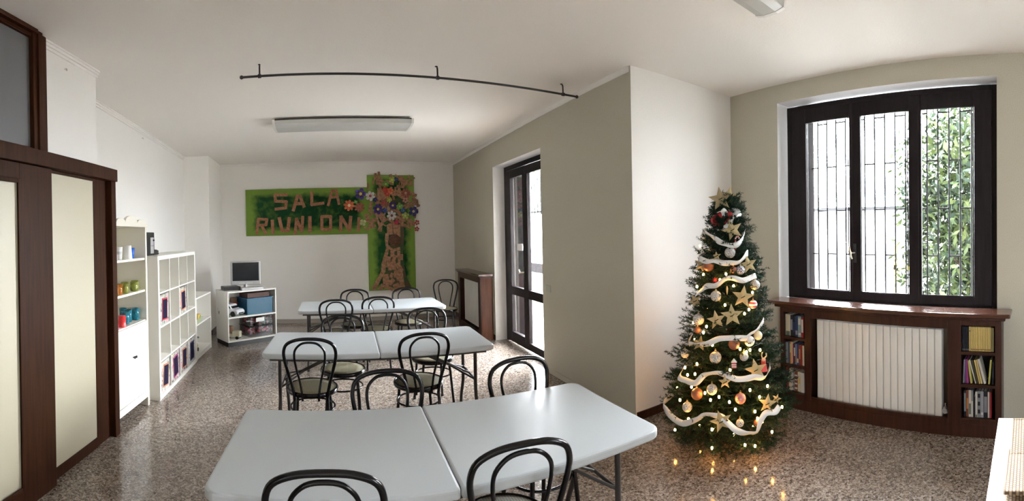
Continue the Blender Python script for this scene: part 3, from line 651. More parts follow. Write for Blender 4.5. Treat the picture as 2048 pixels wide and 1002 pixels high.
# toys and boxes on the corner shelf
def toy_car(loc, rz, s, body, label):
    t = empty('toy_car', loc, rz, label, 'toy car'); t.scale = (s, s, s)
    MB().prism([(-.13, .02), (.13, .02), (.14, .05), (.12, .07), (.06, .075), (.03, .115), (-.08, .115), (-.11, .08), (-.14, .07)], -.06, .06).build('body', body, t, .01, seg=3)
    MB().prism([(-.095, .078), (.05, .078), (.028, .11), (-.076, .11)], -.062, .062).build('side_window', M['screen'], t)
    MB().box(.045, .062, -.045, .045, .078, .10, T=Matrix.Identity(4)).build('windscreen', M['screen'], t)
    for x in (-.08, .08):
        for y in (-.058, .058): MB().tube([(x, y - .012, .026), (x, y + .012, .026)], .026, 16).build('wheel', M['rubber'], t)
    MB().box(.134, .142, -.035, .035, .03, .042).build('grille', M['black_plastic'], t)
    return t
toy_car(tpt(.15, .19, .442), TR - 1.2, 1.5, mat('toy_car_white', (.72, .72, .74), .2, coat=.6), 'white toy car on the upper tier of the corner shelf')
t = empty('toy_figure', tpt(.28, .34, .442), TR, 'brown and red toy standing behind the white toy car', 'toy')
MB().box(-.05, .05, -.03, .03, 0, .24).build('body', mat('toy_brown', (.22, .12, .07), .6), t, .01)
MB().box(-.045, .055, -.036, -.03, .10, .17).build('red_front', mat('toy_red', (.40, .07, .05), .6), t, .003)
t = empty('plastic_crate', tpt(.58, .20, .442), TR, 'blue plastic crate on the upper tier of the corner shelf', 'crate')
cm = mat('blue_plastic', (.002, .075, .14), .4)
mb = MB(); z1 = .235
for (a, b, c, d) in ((-.23, .23, -.165, -.155), (-.23, .23, .155, .165), (-.23, -.22, -.155, .155), (.22, .23, -.155, .155)): mb.box(a, b, c, d, 0, z1)
mb.box(-.22, .22, -.155, .155, 0, .01); mb.build('body', cm, t, .003)
mb = MB(); frame = ((-.24, .24, -.175, -.155), (-.24, .24, .155, .175), (-.24, -.22, -.155, .155), (.22, .24, -.155, .155))
for (a, b, c, d) in frame: mb.box(a, b, c, d, z1, z1 + .012)
mb.build('rim', mat('blue_plastic_rim', (.02, .13, .25), .4), t, .003)
tag(MB().box(-.2, .2, -.13, .13, 0, .075).build('brown_board_game', mat('dark_brown_card', (.085, .04, .028), .6), None, .005, loc=tpt(.58, .20, .690), rot=(0, 0, TR)), 'dark brown flat box lying on top of the blue crate', 'box')
t = empty('toy_truck', tpt(.17, .12, .092), TR - .9, 'cream toy truck with brown load on the lower tier of the corner shelf', 'toy truck')
MB().box(-.02, .10, -.05, .05, .03, .12).build('cab', mat('toy_cream', (.55, .52, .38), .5), t, .01)
MB().box(-.13, -.02, -.05, .05, .03, .08).build('bed', bpy.data.materials['toy_cream'], t, .004)
MB().box(-.12, -.03, -.04, .04, .08, .19).build('load', bpy.data.materials['toy_brown'], t, .012)
for x in (-.09, .06):
    for y in (-.045, .045): MB().tube([(x, y - .012, .024), (x, y + .012, .024)], .024, 14).build('wheel', M['rubber'], t)
pk = [mat('toy_pink', (.45, .10, .16), .5), mat('toy_rose', (.38, .22, .24), .5), mat('toy_dark_red', (.30, .03, .05), .5)]
for k, (z, lb, cat_) in enumerate(((.092, 'clear plastic box of red toys at the bottom of the corner shelf', 'box'), (.262, 'clear plastic box of pink toys stacked on the lower clear box', 'box'))):
    t = empty('clear_box', tpt(.60, .20, z), TR, lb, cat_, 'clear plastic boxes')
    hh = .15 if k == 0 else .13
    MB().box(-.21, .21, -.16, .16, 0, hh).build('shell', M['clear_plastic'], t, .008)
    mb = MB(); mb.box(-.22, .22, -.17, .17, hh, hh + .015); mb.build('lid', M['clear_plastic'], t, .004)
    rr = random.Random(k)
    mb = MB()
    for _ in range(34):
        mb.ball((rr.uniform(-.17, .17), rr.uniform(-.12, .12), rr.uniform(.03, hh - .04)), rr.uniform(.018, .034), 8, 6, mi=rr.randrange(3))
    o = mb.build('toys_inside', pk, t); o['kind'] = 'stuff'
    if k: MB().box(-.10, .05, -.172, -.168, .06, .12).build('paper_label', M['paper'], t)

# ================================================================ collage boards on the back wall
LET=[["S", 0.054, [[[1.257, 2.403], [1.031, 2.409], [1.041, 2.29], [1.243, 2.278], [1.228, 2.16], [1.037, 2.141]]]], ["A", 0.06, [[[1.37, 2.109], [1.453, 2.374], [1.5, 2.373], [1.573, 2.176]], [[1.402, 2.233], [1.545, 2.236]]]], ["L", 0.054, [[[1.721, 2.445], [1.716, 2.208], [1.936, 2.234]]]], ["A", 0.05, [[[2.024, 2.19], [2.101, 2.462], [2.179, 2.467], [2.227, 2.211]], [[2.081, 2.338], [2.2, 2.348]]]], ["R", 0.053, [[[0.675, 1.685], [0.71, 1.965], [0.872, 1.952], [0.852, 1.854], [0.732, 1.848]], [[0.768, 1.848], [0.849, 1.687]]]], ["I", 0.06, [[[0.973, 1.928], [0.98, 1.69]]]], ["U", 0.062, [[[1.105, 1.973], [1.154, 1.734], [1.261, 1.732], [1.293, 1.968]]]], ["N", 0.055, [[[1.396, 1.675], [1.428, 1.954], [1.522, 1.708], [1.545, 1.987]]]], ["I", 0.066, [[[1.678, 1.978], [1.672, 1.705]]]], ["O", 0.055, [[[1.901, 1.985], [1.896, 1.742], [2.06, 1.739], [2.065, 1.982], [1.901, 1.985]]]], ["N", 0.06, [[[2.246, 1.711], [2.26, 1.978], [2.413, 1.714], [2.443, 1.969]]]], ["I", 0.054, [[[2.598, 1.943], [2.581, 1.704]]]]]
FLW=[[2.632, 2.394, 0.112, "purple", "yellow", 5], [2.816, 2.353, 0.095, "white", "red", 6], [2.413, 2.181, 0.106, "orange", "cream", 8], [2.606, 2.145, 0.099, "rust", "rust", 8], [2.958, 2.101, 0.099, "purple", "yellow", 6], [3.241, 2.171, 0.073, "purple", "yellow", 5], [3.217, 1.979, 0.095, "white", "brown", 7], [3.641, 2.054, 0.099, "navy", "cream", 5], [3.115, 2.576, 0.066, "green", "yellow", 5], [3.238, 2.656, 0.066, "lime", "yellow", 5], [3.099, 2.47, 0.059, "red", "red", 5], [3.2, 2.456, 0.063, "orange", "red", 5], [3.067, 2.219, 0.082, "rust", "red", 6], [3.498, 2.403, 0.095, "rust", "pink", 8], [3.488, 2.269, 0.059, "pink", "brown", 5], [3.376, 2.15, 0.069, "green", "lime", 5], [3.176, 2.278, 0.055, "lime", "yellow", 5], [3.313, 2.662, 0.048, "navy", "blue", 5], [3.309, 1.851, 0.048, "crimson", "crimson", 6], [3.706, 1.839, 0.053, "red", "white", 5], [3.703, 1.718, 0.05, "red", "white", 5], [2.666, 1.855, 0.066, "pale", "lime", 4], [3.482, 1.975, 0.074, "lime", "pale", 5], [2.536, 2.244, 0.04, "green", "lime", 4], [3.138, 2.39, 0.053, "red", "orange", 6], [2.908, 2.286, 0.048, "navy", "blue", 5], [3.091, 2.073, 0.048, "blue", "navy", 5], [3.443, 2.069, 0.05, "blue", "green", 4]]
STK=[[2.925, 2.774, 2.968, 2.583, 0.045], [2.992, 2.801, 2.997, 2.583, 0.045], [2.868, 2.583, 2.938, 2.748, 0.034], [2.784, 2.584, 2.782, 2.485, 0.034], [3.402, 2.696, 3.495, 2.583, 0.099], [3.459, 2.523, 3.594, 2.737, 0.04], [3.535, 2.563, 3.676, 2.698, 0.034], [3.344, 2.536, 3.452, 2.523, 0.048], [3.213, 2.748, 3.238, 2.642, 0.053], [3.308, 2.749, 3.388, 2.696, 0.032], [2.992, 2.484, 2.989, 2.312, 0.079], [3.303, 2.509, 3.299, 2.363, 0.04], [3.431, 2.149, 3.722, 2.269, 0.034], [3.499, 2.149, 3.706, 2.188, 0.029], [3.722, 2.269, 3.733, 2.148, 0.037], [3.426, 2.576, 3.59, 2.577, 0.04], [3.044, 2.391, 3.178, 2.364, 0.079], [2.962, 2.312, 3.096, 2.311, 0.066], [3.341, 2.39, 3.448, 2.323, 0.066], [2.84, 2.234, 2.797, 2.077, 0.053], [2.742, 1.999, 2.767, 1.893, 0.079], [2.819, 1.853, 2.831, 1.773, 0.074], [2.846, 1.892, 2.94, 1.916, 0.074], [3.009, 1.995, 3.074, 1.888, 0.106], [3.019, 1.823, 3.002, 1.691, 0.048], [2.857, 1.773, 2.898, 1.798, 0.053], [2.791, 1.787, 2.783, 1.721, 0.034], [2.685, 1.776, 2.75, 1.722, 0.032], [3.039, 2.14, 3.121, 2.205, 0.066], [3.158, 2.046, 3.173, 2.152, 0.053], [3.334, 2.07, 3.387, 1.99, 0.066], [3.384, 1.883, 3.44, 1.963, 0.053], [3.548, 1.854, 3.657, 1.813, 0.079], [3.464, 1.802, 3.559, 1.754, 0.048], [2.949, 1.705, 3.033, 1.862, 0.029], [2.91, 2.392, 2.933, 2.207, 0.04], [3.169, 2.602, 3.263, 2.576, 0.04], [3.37, 2.496, 3.395, 2.39, 0.053], [3.53, 2.309, 3.582, 2.202, 0.04]]
TRK=[[3.15, 1.798, 3.154, 1.642, 0.051], [3.194, 1.812, 3.197, 1.641, 0.071], [3.288, 1.81, 3.299, 1.639, 0.085], [3.36, 1.781, 3.357, 1.638, 0.042], [3.125, 1.628, 3.116, 1.529, 0.062], [3.115, 1.508, 3.118, 1.415, 0.048], [3.142, 1.401, 3.106, 1.274, 0.059], [3.103, 1.26, 3.049, 1.084, 0.065], [3.048, 1.07, 3.038, 0.935, 0.079], [3.031, 0.921, 2.941, 0.768, 0.068], [2.934, 0.755, 2.852, 0.609, 0.076], [3.17, 1.364, 3.234, 1.32, 0.042], [3.263, 1.326, 3.358, 1.352, 0.048], [3.35, 1.624, 3.356, 1.588, 0.051], [3.219, 1.292, 3.22, 1.213, 0.071], [3.343, 1.295, 3.34, 1.196, 0.057], [3.399, 1.229, 3.398, 1.144, 0.048], [3.275, 1.212, 3.229, 1.099, 0.062], [3.347, 1.181, 3.344, 1.038, 0.051], [3.178, 1.08, 3.168, 0.959, 0.062], [3.244, 1.085, 3.248, 0.97, 0.071], [3.316, 1.054, 3.379, 0.937, 0.085], [3.27, 0.955, 3.26, 0.813, 0.042], [3.356, 0.909, 3.368, 0.766, 0.108], [3.383, 0.78, 3.394, 0.65, 0.085], [3.079, 0.841, 3.084, 0.72, 0.108], [3.164, 0.732, 3.06, 0.622, 0.062], [3.163, 0.689, 3.222, 0.758, 0.071], [3.278, 0.656, 3.306, 0.583, 0.108], [3.394, 0.65, 3.422, 0.578, 0.085], [3.21, 0.872, 3.18, 0.816, 0.057], [3.018, 0.666, 2.974, 0.597, 0.065], [3.118, 0.62, 3.204, 0.58, 0.057], [3.283, 0.898, 3.309, 0.754, 0.04], [3.152, 1.187, 3.129, 1.017, 0.065]]
KNOT=[3.267, 1.504, 0.116]
BAU=[["silver", 2.606, 2.329, 1.576, 0.036], ["silver", 2.573, 2.061, 1.445, 0.041], ["glitter", 2.613, 1.995, 1.314, 0.034], ["silver", 2.722, 1.942, 1.194, 0.038], ["silver", 2.463, 2.111, 1.129, 0.04], ["silver", 2.41, 2.241, 0.948, 0.043], ["pleat", 2.572, 1.89, 0.806, 0.038], ["silver", 2.383, 2.055, 0.703, 0.043], ["silver", 2.514, 1.898, 0.706, 0.032], ["silver", 2.384, 2.362, 0.676, 0.034], ["silver", 2.32, 2.037, 0.495, 0.038], ["silver", 2.235, 2.2, 0.354, 0.036], ["pearl", 2.651, 1.87, 0.833, 0.033], ["silver", 2.378, 1.837, 0.291, 0.027], ["copper", 2.474, 1.956, 0.796, 0.041], ["copper", 2.569, 2.027, 1.317, 0.026], ["copper", 2.393, 2.236, 0.873, 0.026], ["copper", 2.274, 2.139, 0.452, 0.042], ["pink", 2.418, 1.861, 0.442, 0.038], ["copper", 2.496, 2.209, 1.344, 0.042], ["stripe", 2.661, 1.918, 1.057, 0.032], ["copper", 2.474, 1.762, 0.275, 0.024]]
STR=[[2.606, 2.174, 1.852, 0.096, 8], [2.727, 2.192, 1.874, 0.091, -12], [2.605, 2.06, 1.613, 0.083, 20], [2.66, 1.955, 1.354, 0.071, 14], [2.566, 1.939, 1.124, 0.087, -8], [2.478, 1.974, 0.999, 0.086, 4], [2.41, 2.064, 0.967, 0.072, 10], [2.474, 2.261, 1.35, 0.061, -20], [2.418, 2.281, 1.081, 0.056, 25], [2.345, 2.169, 0.793, 0.061, -10], [2.55, 1.82, 0.613, 0.085, 12], [2.36, 1.951, 0.555, 0.049, 0], [2.552, 1.725, 0.393, 0.07, -6], [2.277, 1.921, 0.315, 0.081, 16], [2.64, 1.706, 0.403, 0.036, -20], [2.494, 2.127, 1.422, 0.037, 5]]
LIT=[[2.572, 2.363, 1.489], [2.515, 2.055, 1.29], [2.536, 2.002, 1.203], [2.465, 2.302, 1.184], [2.469, 2.237, 1.28], [2.564, 1.926, 1.004], [2.603, 1.914, 1.029], [2.39, 2.143, 0.912], [2.662, 1.923, 1.146], [2.377, 2.162, 0.868], [2.488, 1.913, 0.764], [2.55, 1.87, 0.749], [2.326, 2.183, 0.645], [2.327, 2.308, 0.593], [2.301, 2.257, 0.555], [2.306, 2.186, 0.576], [2.612, 1.764, 0.49], [2.523, 1.882, 0.739], [2.271, 2.189, 0.491], [2.318, 1.971, 0.458], [2.284, 2.02, 0.436], [2.349, 1.904, 0.429], [2.523, 1.772, 0.438], [2.465, 1.771, 0.356], [2.471, 1.755, 0.309], [2.694, 1.694, 0.325], [2.248, 1.979, 0.254], [2.595, 1.718, 0.176], [2.361, 1.862, 0.384], [2.282, 2.07, 0.473], [2.207, 2.161, 0.288], [2.315, 2.04, 0.081], [2.518, 1.813, 0.082], [2.484, 2.088, 1.247], [2.471, 2.032, 1.07], [2.379, 2.078, 0.79], [2.628, 1.837, 0.736], [2.413, 1.947, 0.627], [2.478, 1.822, 0.491], [2.233, 2.271, 0.386], [2.277, 2.373, 0.12], [2.422, 1.829, 0.124]]
RIB=[[[2.586, 2.348, 1.608], [2.536, 2.26, 1.593], [2.519, 2.2, 1.57], [2.516, 2.153, 1.548], [2.522, 2.114, 1.525], [2.54, 2.072, 1.51], [2.561, 2.041, 1.499], [2.601, 2.011, 1.505], [2.651, 2.002, 1.545], [2.698, 2.012, 1.604]], [[2.501, 2.31, 1.408], [2.468, 2.199, 1.38], [2.48, 2.135, 1.389], [2.502, 2.071, 1.372], [2.537, 2.024, 1.371], [2.582, 1.989, 1.373], [2.628, 1.972, 1.407], [2.673, 1.968, 1.443]], [[2.422, 2.274, 1.131], [2.423, 2.217, 1.169], [2.431, 2.169, 1.202], [2.45, 2.098, 1.209], [2.486, 2.046, 1.253], [2.525, 2.003, 1.263], [2.582, 1.954, 1.242], [2.655, 1.93, 1.258], [2.712, 1.924, 1.268]], [[2.346, 2.286, 0.784], [2.336, 2.22, 0.782], [2.338, 2.167, 0.784], [2.355, 2.095, 0.803], [2.388, 2.033, 0.838], [2.433, 1.968, 0.846], [2.484, 1.914, 0.843], [2.527, 1.883, 0.839], [2.559, 1.871, 0.863], [2.616, 1.853, 0.883], [2.704, 1.851, 0.937]], [[2.29, 2.335, 0.536], [2.267, 2.235, 0.528], [2.27, 2.148, 0.529], [2.302, 2.099, 0.585], [2.322, 2.055, 0.603], [2.347, 2.002, 0.611], [2.38, 1.944, 0.597], [2.412, 1.893, 0.574], [2.465, 1.846, 0.571], [2.521, 1.813, 0.573], [2.583, 1.778, 0.554], [2.642, 1.774, 0.578]], [[2.266, 2.474, 0.31], [2.229, 2.417, 0.276], [2.191, 2.308, 0.261], [2.179, 2.204, 0.256], [2.187, 2.142, 0.276], [2.209, 2.067, 0.318], [2.23, 2.025, 0.351], [2.263, 1.949, 0.35], [2.283, 1.913, 0.342], [2.302, 1.872, 0.302], [2.326, 1.832, 0.263], [2.359, 1.793, 0.241], [2.396, 1.766, 0.234], [2.438, 1.738, 0.232], [2.47, 1.729, 0.295], [2.52, 1.717, 0.339], [2.592, 1.689, 0.326], [2.645, 1.685, 0.351]]]
MISC={"nut": [2.631, 1.809, 0.641], "house": [2.435, 1.928, 0.67], "cane": [2.605, 2.033, 1.519], "rose": [2.466, 2.121, 1.246], "bow": [2.667, 2.182, 1.707], "candle": [2.495, 2.031, 1.176]}
def BE(name, **k): return empty(name, (-2.127, 8.17, 0), BROT, **k)
hbd = BE('name_board', label='long green painted board with cardboard letters reading SALA RIUNIONI', cat='sign')
MB().box(.475, 2.78, -.028, -.004, 1.645, 2.52).build('board', M['green_board'], hbd, .002)
def stroke(mb, P, w, y0, y1):
    for (a, b) in zip(P, P[1:]):
        a, b = Vector(a), Vector(b); d = (b - a); L = d.length; d.normalize(); n = Vector((-d.y, d.x)) * w / 2; e = d * (w * .28)
        q = [a - e + n, a - e - n, b + e - n, b + e + n]; mb.prism([(p.x, p.y) for p in q], y0, y1)
for i, (ch, w, st) in enumerate(LET):
    mb = MB()
    for s_ in st: stroke(mb, s_, w, -.036 - .0004 * i, -.028)
    o = mb.build('letter', M['cork'], hbd); o['label'] = 'cardboard letter ' + ch
vbd = BE('tree_collage_board', label='tall green board with a tree built of cardboard pieces and bright foil flowers', cat='collage')
MB().box(2.765, 3.67, -.032, -.006, .565, 2.75).build('board', M['green_board_tall'], vbd, .002)
mb = MB(); q = [(2.98, .60), (3.08, .85), (3.16, 1.15), (3.19, 1.45), (3.17, 1.75), (3.2, 2.05), (3.1, 2.3), (3.5, 2.3), (3.44, 2.0), (3.46, 1.6), (3.42, 1.2), (3.47, .85), (3.58, .60)]
mb.prism(q, -.036, -.032).build('trunk_ground', mat('trunk_wash', (.085, .045, .026), .9, var=(9, (.03, .06, .02))), vbd)
mb = MB()
for i, (a, b, c, d, w) in enumerate(TRK): stroke(mb, [(a, b), (c, d)], w * 1.08, -.044 - .0008 * (i % 5), -.036)
mb.build('trunk_pieces', M['card_tan'], vbd)
mb = MB()
for i, (a, b, c, d, w) in enumerate(STK): stroke(mb, [(a, b), (c, d)], w, -.050 - .002 * (i % 5), -.032)
rr = random.Random(3)
for i in range(70):
    a = rr.uniform(2.75, 3.72); z = 2.15 + rr.uniform(-.38, .52); an = rr.uniform(0, PI); L = rr.uniform(.03, .09)
    if a < 2.85 and z > 2.5: continue
    stroke(mb, [(a - math.cos(an) * L, z - math.sin(an) * L), (a + math.cos(an) * L, z + math.sin(an) * L)], rr.uniform(.02, .05), -.048 - .0015 * (i % 6), -.03)
mb.build('branch_pieces', [M['card_tan']], vbd)
MB().lathe([(.001, 0), (.105, 0), (.116, .006), (.116, .016), (.001, .02)], 20, T=Matrix.Translation((KNOT[0], -.040, KNOT[1])) @ Matrix.Rotation(PI / 2, 4, 'X')).build('knot', M['knot'], vbd)
for i, (s_, z_, r_, p_, c_, n_) in enumerate(FLW):
    T = Matrix.Translation((s_, -.056 - .003 * (i % 4), z_)) @ Matrix.Rotation(PI / 2, 4, 'X') @ Matrix.Rotation(i * .7, 4, 'Z')
    mb = MB()
    for k in range(n_):
        a = 2 * PI * k / n_; wa = PI / n_ * .92
        pts = [(0, 0, .004), (math.cos(a - wa) * r_ * .72, math.sin(a - wa) * r_ * .72, .012), (math.cos(a - wa * .4) * r_, math.sin(a - wa * .4) * r_, .006),
               (math.cos(a + wa * .4) * r_, math.sin(a + wa * .4) * r_, .006), (math.cos(a + wa) * r_ * .72, math.sin(a + wa) * r_ * .72, .012), (math.cos(a) * r_ * .6, math.sin(a) * r_ * .6, .022)]
        mb.add([T @ Vector(v) for v in pts], [(0, 1, 5), (1, 2, 5), (2, 3, 5), (3, 4, 5), (4, 0, 5)], False)
    mb.lathe([(.001, 0), (r_ * .35, 0), (r_ * .35, .006), (.001, .006)], 10, T=T)
    fo = mb.build('flower', M['f_' + p_], vbd, recalc=False); fo['label'] = p_ + ' foil flower'
    MB().lathe([(r_ * .27, .004), (r_ * .27, .016), (r_ * .15, .024), (.001, .026)], 12, T=T).build('flower_centre', M['f_' + c_], fo)

# ================================================================ folding tables
def make_table():
    t = empty('folding_table'); L, W, Z = 1.80, .77, .74
    r = .055
    def outline(x0, x1, y0, y1, rl, rr_):
        P = []
        for cx_, cy_, a0, q in ((x1 - r, y1 - r, 0, rr_), (x0 + r, y1 - r, 90, rl), (x0 + r, y0 + r, 180, rl), (x1 - r, y0 + r, 270, rr_)):
            if q: P += [(cx_ + r * math.cos(math.radians(a0 + k * 15)), cy_ + r * math.sin(math.radians(a0 + k * 15))) for k in range(7)]
            else: P += [(x1 if a0 in (0, 270) else x0, y1 if a0 in (0, 90) else y0)]
        return P
    top = MB()
    top.plan(outline(-L / 2, -.0012, -W / 2, W / 2, True, False), Z - .042, Z)
    top.plan(outline(.0012, L / 2, -W / 2, W / 2, False, True), Z - .042, Z)
    top.build('tabletop', M['table_plastic'], t, .012, seg=3)
    un = MB(); un.box(-L / 2 + .06, L / 2 - .06, -W / 2 + .05, -W / 2 + .075, Z - .065, Z - .042); un.box(-L / 2 + .06, L / 2 - .06, W / 2 - .075, W / 2 - .05, Z - .065, Z - .042)
    for x in (-.12, .10): un.box(x, x + .02, -W / 2 + .075, W / 2 - .075, Z - .062, Z - .042)
    un.build('under_rail', M['table_leg'], t)
    for sx in (-1, 1):
        x = sx * .785
        for sy in (-1, 1):
            pts = catmull([(x, sy * .20, Z - .045), (x, sy * .20, .48), (x, sy * .20, .34), (x, sy * .225, .25), (x, sy * .285, .12), (x, sy * .295, .0)], 4)
            lg = MB().tube(pts, .0145, 10).build('leg', M['table_leg'], t)
            MB().tube([(x, sy * .295, 0), (x, sy * .295, .03)], .018, 10).build('foot_cap', M['rubber'], lg)
        mb = MB(); mb.tube([(x, -.20, .42), (x, .20, .42)], .010, 8); mb.tube([(x, -.26, Z - .052), (x, .26, Z - .052)], .014, 8); mb.build('crossbar', M['table_leg'], t)
        fork = sx * .62; mb = MB()
        mb.tube([(sx * .24, 0, Z - .055), (fork, 0, .50)], .011, 8); mb.tube([(fork - sx * .02, 0, .51), (x, -.19, .42)], .008, 8); mb.tube([(fork - sx * .02, 0, .51), (x, .19, .42)], .008, 8)
        mb.tube([(sx * .42, 0, .615), (x, 0, .42)], .008, 8)
        mb.build('brace', M['table_leg'], t)
        mb = MB(); mb.box(min(sx * .22, sx * .30), max(sx * .22, sx * .30), -.05, .05, Z - .064, Z - .042); mb.tube([(sx * .34, -.015, .67), (sx * .34, .015, .63)], .004, 6); mb.build('lock_plate', M['chrome'], t)
    return t
T0 = make_table()
for i, (x, y, a, lb) in enumerate(((.423, 1.854, -.0143, 'white folding table nearest the camera, with a fold line across its top'),
        (.335, 3.664, -.031, 'middle white folding table of the three in a row'), (.4385, 5.60, .01, 'white folding table farthest back, below the collage boards'))):
    o = T0 if i == 0 else copy_tree(T0)
    o.location = (x, y, 0); o.rotation_euler = (0, 0, a); tag(o, lb, 'table', 'folding tables in a row')

# ================================================================ chairs
def make_chair():
    t = empty('bentwood_chair')
    MB().lathe([(.001, .452), (.186, .452), (.186, .462), (.12, .466), (.001, .464)], 40).build('seat', M['cane'], t)
    MB().lathe([(.183, .432), (.196, .434), (.200, .446), (.198, .462), (.190, .468), (.183, .463), (.183, .432)], 44).build('seat_frame', M['black_metal'], t)
    yb = lambda z: -.158 - .072 * (z - .43) / .44
    H_ = [(-.122, .40), (-.126, .46), (-.142, .54), (-.165, .63), (-.186, .72), (-.190, .785), (-.166, .840), (-.095, .872), (0, .880), (.095, .872), (.166, .840), (.190, .785), (.186, .72), (.165, .63), (.142, .54), (.126, .46), (.122, .40)]
    MB().tube(catmull([(x, yb(z), z) for x, z in H_], 4), .0125, 10).build('backrest', M['black_metal'], t)
    I_ = [(-.060, .415), (-.062, .46), (-.078, .56), (-.100, .66), (-.112, .74), (-.104, .80), (-.060, .845), (0, .856), (.060, .845), (.104, .80), (.112, .74), (.100, .66), (.078, .56), (.062, .46), (.060, .415)]
    MB().tube(catmull([(x, yb(z) - (.012 if z > .47 else .03), z) for x, z in I_], 4), .0088, 8).build('inner_hoop', M['black_metal'], t)
    for sx in (-1, 1):
        lg = MB().tube([(sx * .122, -.154, .41), (sx * .130, -.175, .2), (sx * .142, -.205, .008)], .0125, 10).build('leg', M['black_metal'], t)
        MB().tube([(sx * .142, -.205, 0), (sx * .1415, -.204, .02)], .015, 10).build('rubber_foot', M['rubber'], lg)
        lg = MB().tube(catmull([(sx * .118, .125, .44), (sx * .128, .140, .36), (sx * .140, .152, .2), (sx * .155, .168, .008)], 3), .0125, 10).build('leg', M['black_metal'], t)
        MB().tube([(sx * .155, .168, 0), (sx * .1545, .1675, .02)], .015, 10).build('rubber_foot', M['rubber'], lg)
    MB().tube([(.172 * math.cos(2 * PI * k / 36), .165 * math.sin(2 * PI * k / 36), .31) for k in range(36)], .0075, 8, closed=True).build('foot_ring', M['black_metal'], t)
    return t
C0_ = make_chair()
chairs = [(-.05, 1.62, 0, 'black cane-seated chair at the near side of the front table, left'), (.64, 1.645, -.05, 'black cane-seated chair at the near side of the front table, right'),
 (.27, 2.17, PI, 'black chair facing the camera across the front table, left'), (1.05, 2.145, PI + .08, 'black chair facing the camera across the front table, right'),
 (-.195, 3.425, -.02, 'black chair tucked under the near side of the middle table, left'), (.64, 3.455, .05, 'black chair tucked under the near side of the middle table, right'),
 (.05, 3.88, PI - .03, 'black chair on the far side of the middle table, left'), (.90, 4.08, PI + .03, 'black chair on the far side of the middle table, right'),
 (0.0, 5.33, 0, 'black chair at the near side of the back table, left'), (.50, 5.47, .02, 'black chair at the near side of the back table, right'),
 (.26, 5.79, PI, 'black chair on the far side of the back table, left'), (.97, 5.80, PI, 'black chair on the far side of the back table, right'),
 (1.67, 6.62, PI - .32, 'lone black chair standing by the back wall next to the radiator cover')]
for i, (x, y, a, lb) in enumerate(chairs):
    o = C0_ if i == 0 else copy_tree(C0_)
    o.location = (x, y, 0); o.rotation_euler = (0, 0, a); tag(o, lb, 'chair', 'black bentwood style chairs')

# ================================================================ radiator cover by the terrace door
M['side_wood'] = mat('reddish_side_panel', (.11, .042, .022), .4, spec=.2, var=(3, (.075, .028, .015), (10, 10, 1)))
rc = empty('radiator_cover', (2.13, 7.47, 0), -PI/2, 'mahogany radiator cover beside the terrace door', 'radiator cover')
b_ = MB(); b_.box(-.03, 1.235, -.035, .20, .965, .995); b_.build('top_slab', M['sill_wood'], rc, .004)
b_ = MB(); b_.box(0, .13, 0, .02, 0, .945); b_.box(1.10, 1.20, 0, .02, 0, .945); b_.box(.13, 1.10, 0, .02, .86, .945); b_.box(.13, 1.10, 0, .02, 0, .12); b_.build('front_frame', M['dark_wood'], rc, .003)
for x in (0, 1.18): MB().box(x, x + .02, .02, .20, 0, .945).build('side_panel', M['side_wood'], rc, .002)
b_ = MB(); b_.box(-.015, 1.22, -.018, .20, .945, .965); b_.build('cornice', M['dark_wood'], rc, .003)
def radiator(name, loc, rz, n, w, z0, z1, label):
    t = empty(name, loc, rz, label, 'radiator')
    for k in range(n):
        MB().box(k * w + .002, (k + 1) * w - .002, 0, .07, z0, z1).build('radiator_section', M['rad_white'], t, .006)
    for z in (z0 + .04, z1 - .07): MB().box(0, n * w, .015, .055, z, z + .03).build('header_pipe', M['rad_white'], t)
    MB().box(n * .5 * w - .02, n * .5 * w + .02, .07, .11, z1 - .09, z1 - .05).build('bracket', M['rad_white'], t)
    return t
radiator('radiator', (2.19, 7.29, 0), -PI/2, 14, .06, .14, .87, 'white radiator inside the cover beside the terrace door')

# ================================================================ window cabinet with radiator and books
CROT = -1.6029; cA = (3.40, 2.13); cc, cs = math.cos(CROT), math.sin(CROT)
def cpt(x, d, z): return (cA[0] + cc * x - cs * d, cA[1] + cs * x + cc * d, z)
wc = empty('window_cabinet', (cA[0], cA[1], 0), CROT, 'low mahogany cabinet under the window with radiator niche and bookshelves', 'cabinet')
b_ = MB(); b_.box(-.14, 2.0, -.04, .20, .93, .962); b_.build('top_slab', M['sill_wood'], wc, .008, seg=3)
b_ = MB(); b_.box(-.07, 1.96, -.018, .19, .905, .93); b_.build('cornice', M['dark_wood'], wc, .006)
CD = .19
b_ = MB()
for a, b in ((-.02, .018), (.238, .30), (1.51, 1.615), (1.88, 1.93)): b_.box(a, b, 0, .022, .0, .905)
for a, b in ((.018, .238), (1.615, 1.88)):
    b_.box(a, b, 0, .022, 0, .135); b_.box(a, b, 0, .022, .862, .905)
b_.box(.30, 1.51, 0, .022, 0, .135); b_.box(.30, 1.51, 0, .022, .832, .905); b_.build('front_frame', M['dark_wood'], wc, .003)
for x in (-.02, .238, 1.597, 1.912): MB().box(x, x + .018, .022, CD, 0, .905).build('side_panel', M['dark_wood'], wc)
for a, b, zz in ((.0, .238, (.12, .365, .617)), (1.615, 1.912, (.12, .382, .636))):
    for z in zz: MB().box(a - .0 if a else -.002, b, .004, CD, z, z + .022).build('shelf', M['dark_wood'], wc)
for a, b in ((-.002, .238), (1.615, 1.912)): MB().box(a, b, CD - .008, CD, .12, .905).build('back_panel', M['frame_wood'], wc)
MB().box(-.05, -.02, -.005, .03, 0, .08).box(-.02, 1.93, -.006, 0, 0, .10).build('plinth', M['dark_wood'], wc, .003)
radiator('radiator', cpt(.335, .05, 0), CROT, 18, .0622, .11, .812, 'wide white radiator in the niche of the window cabinet')
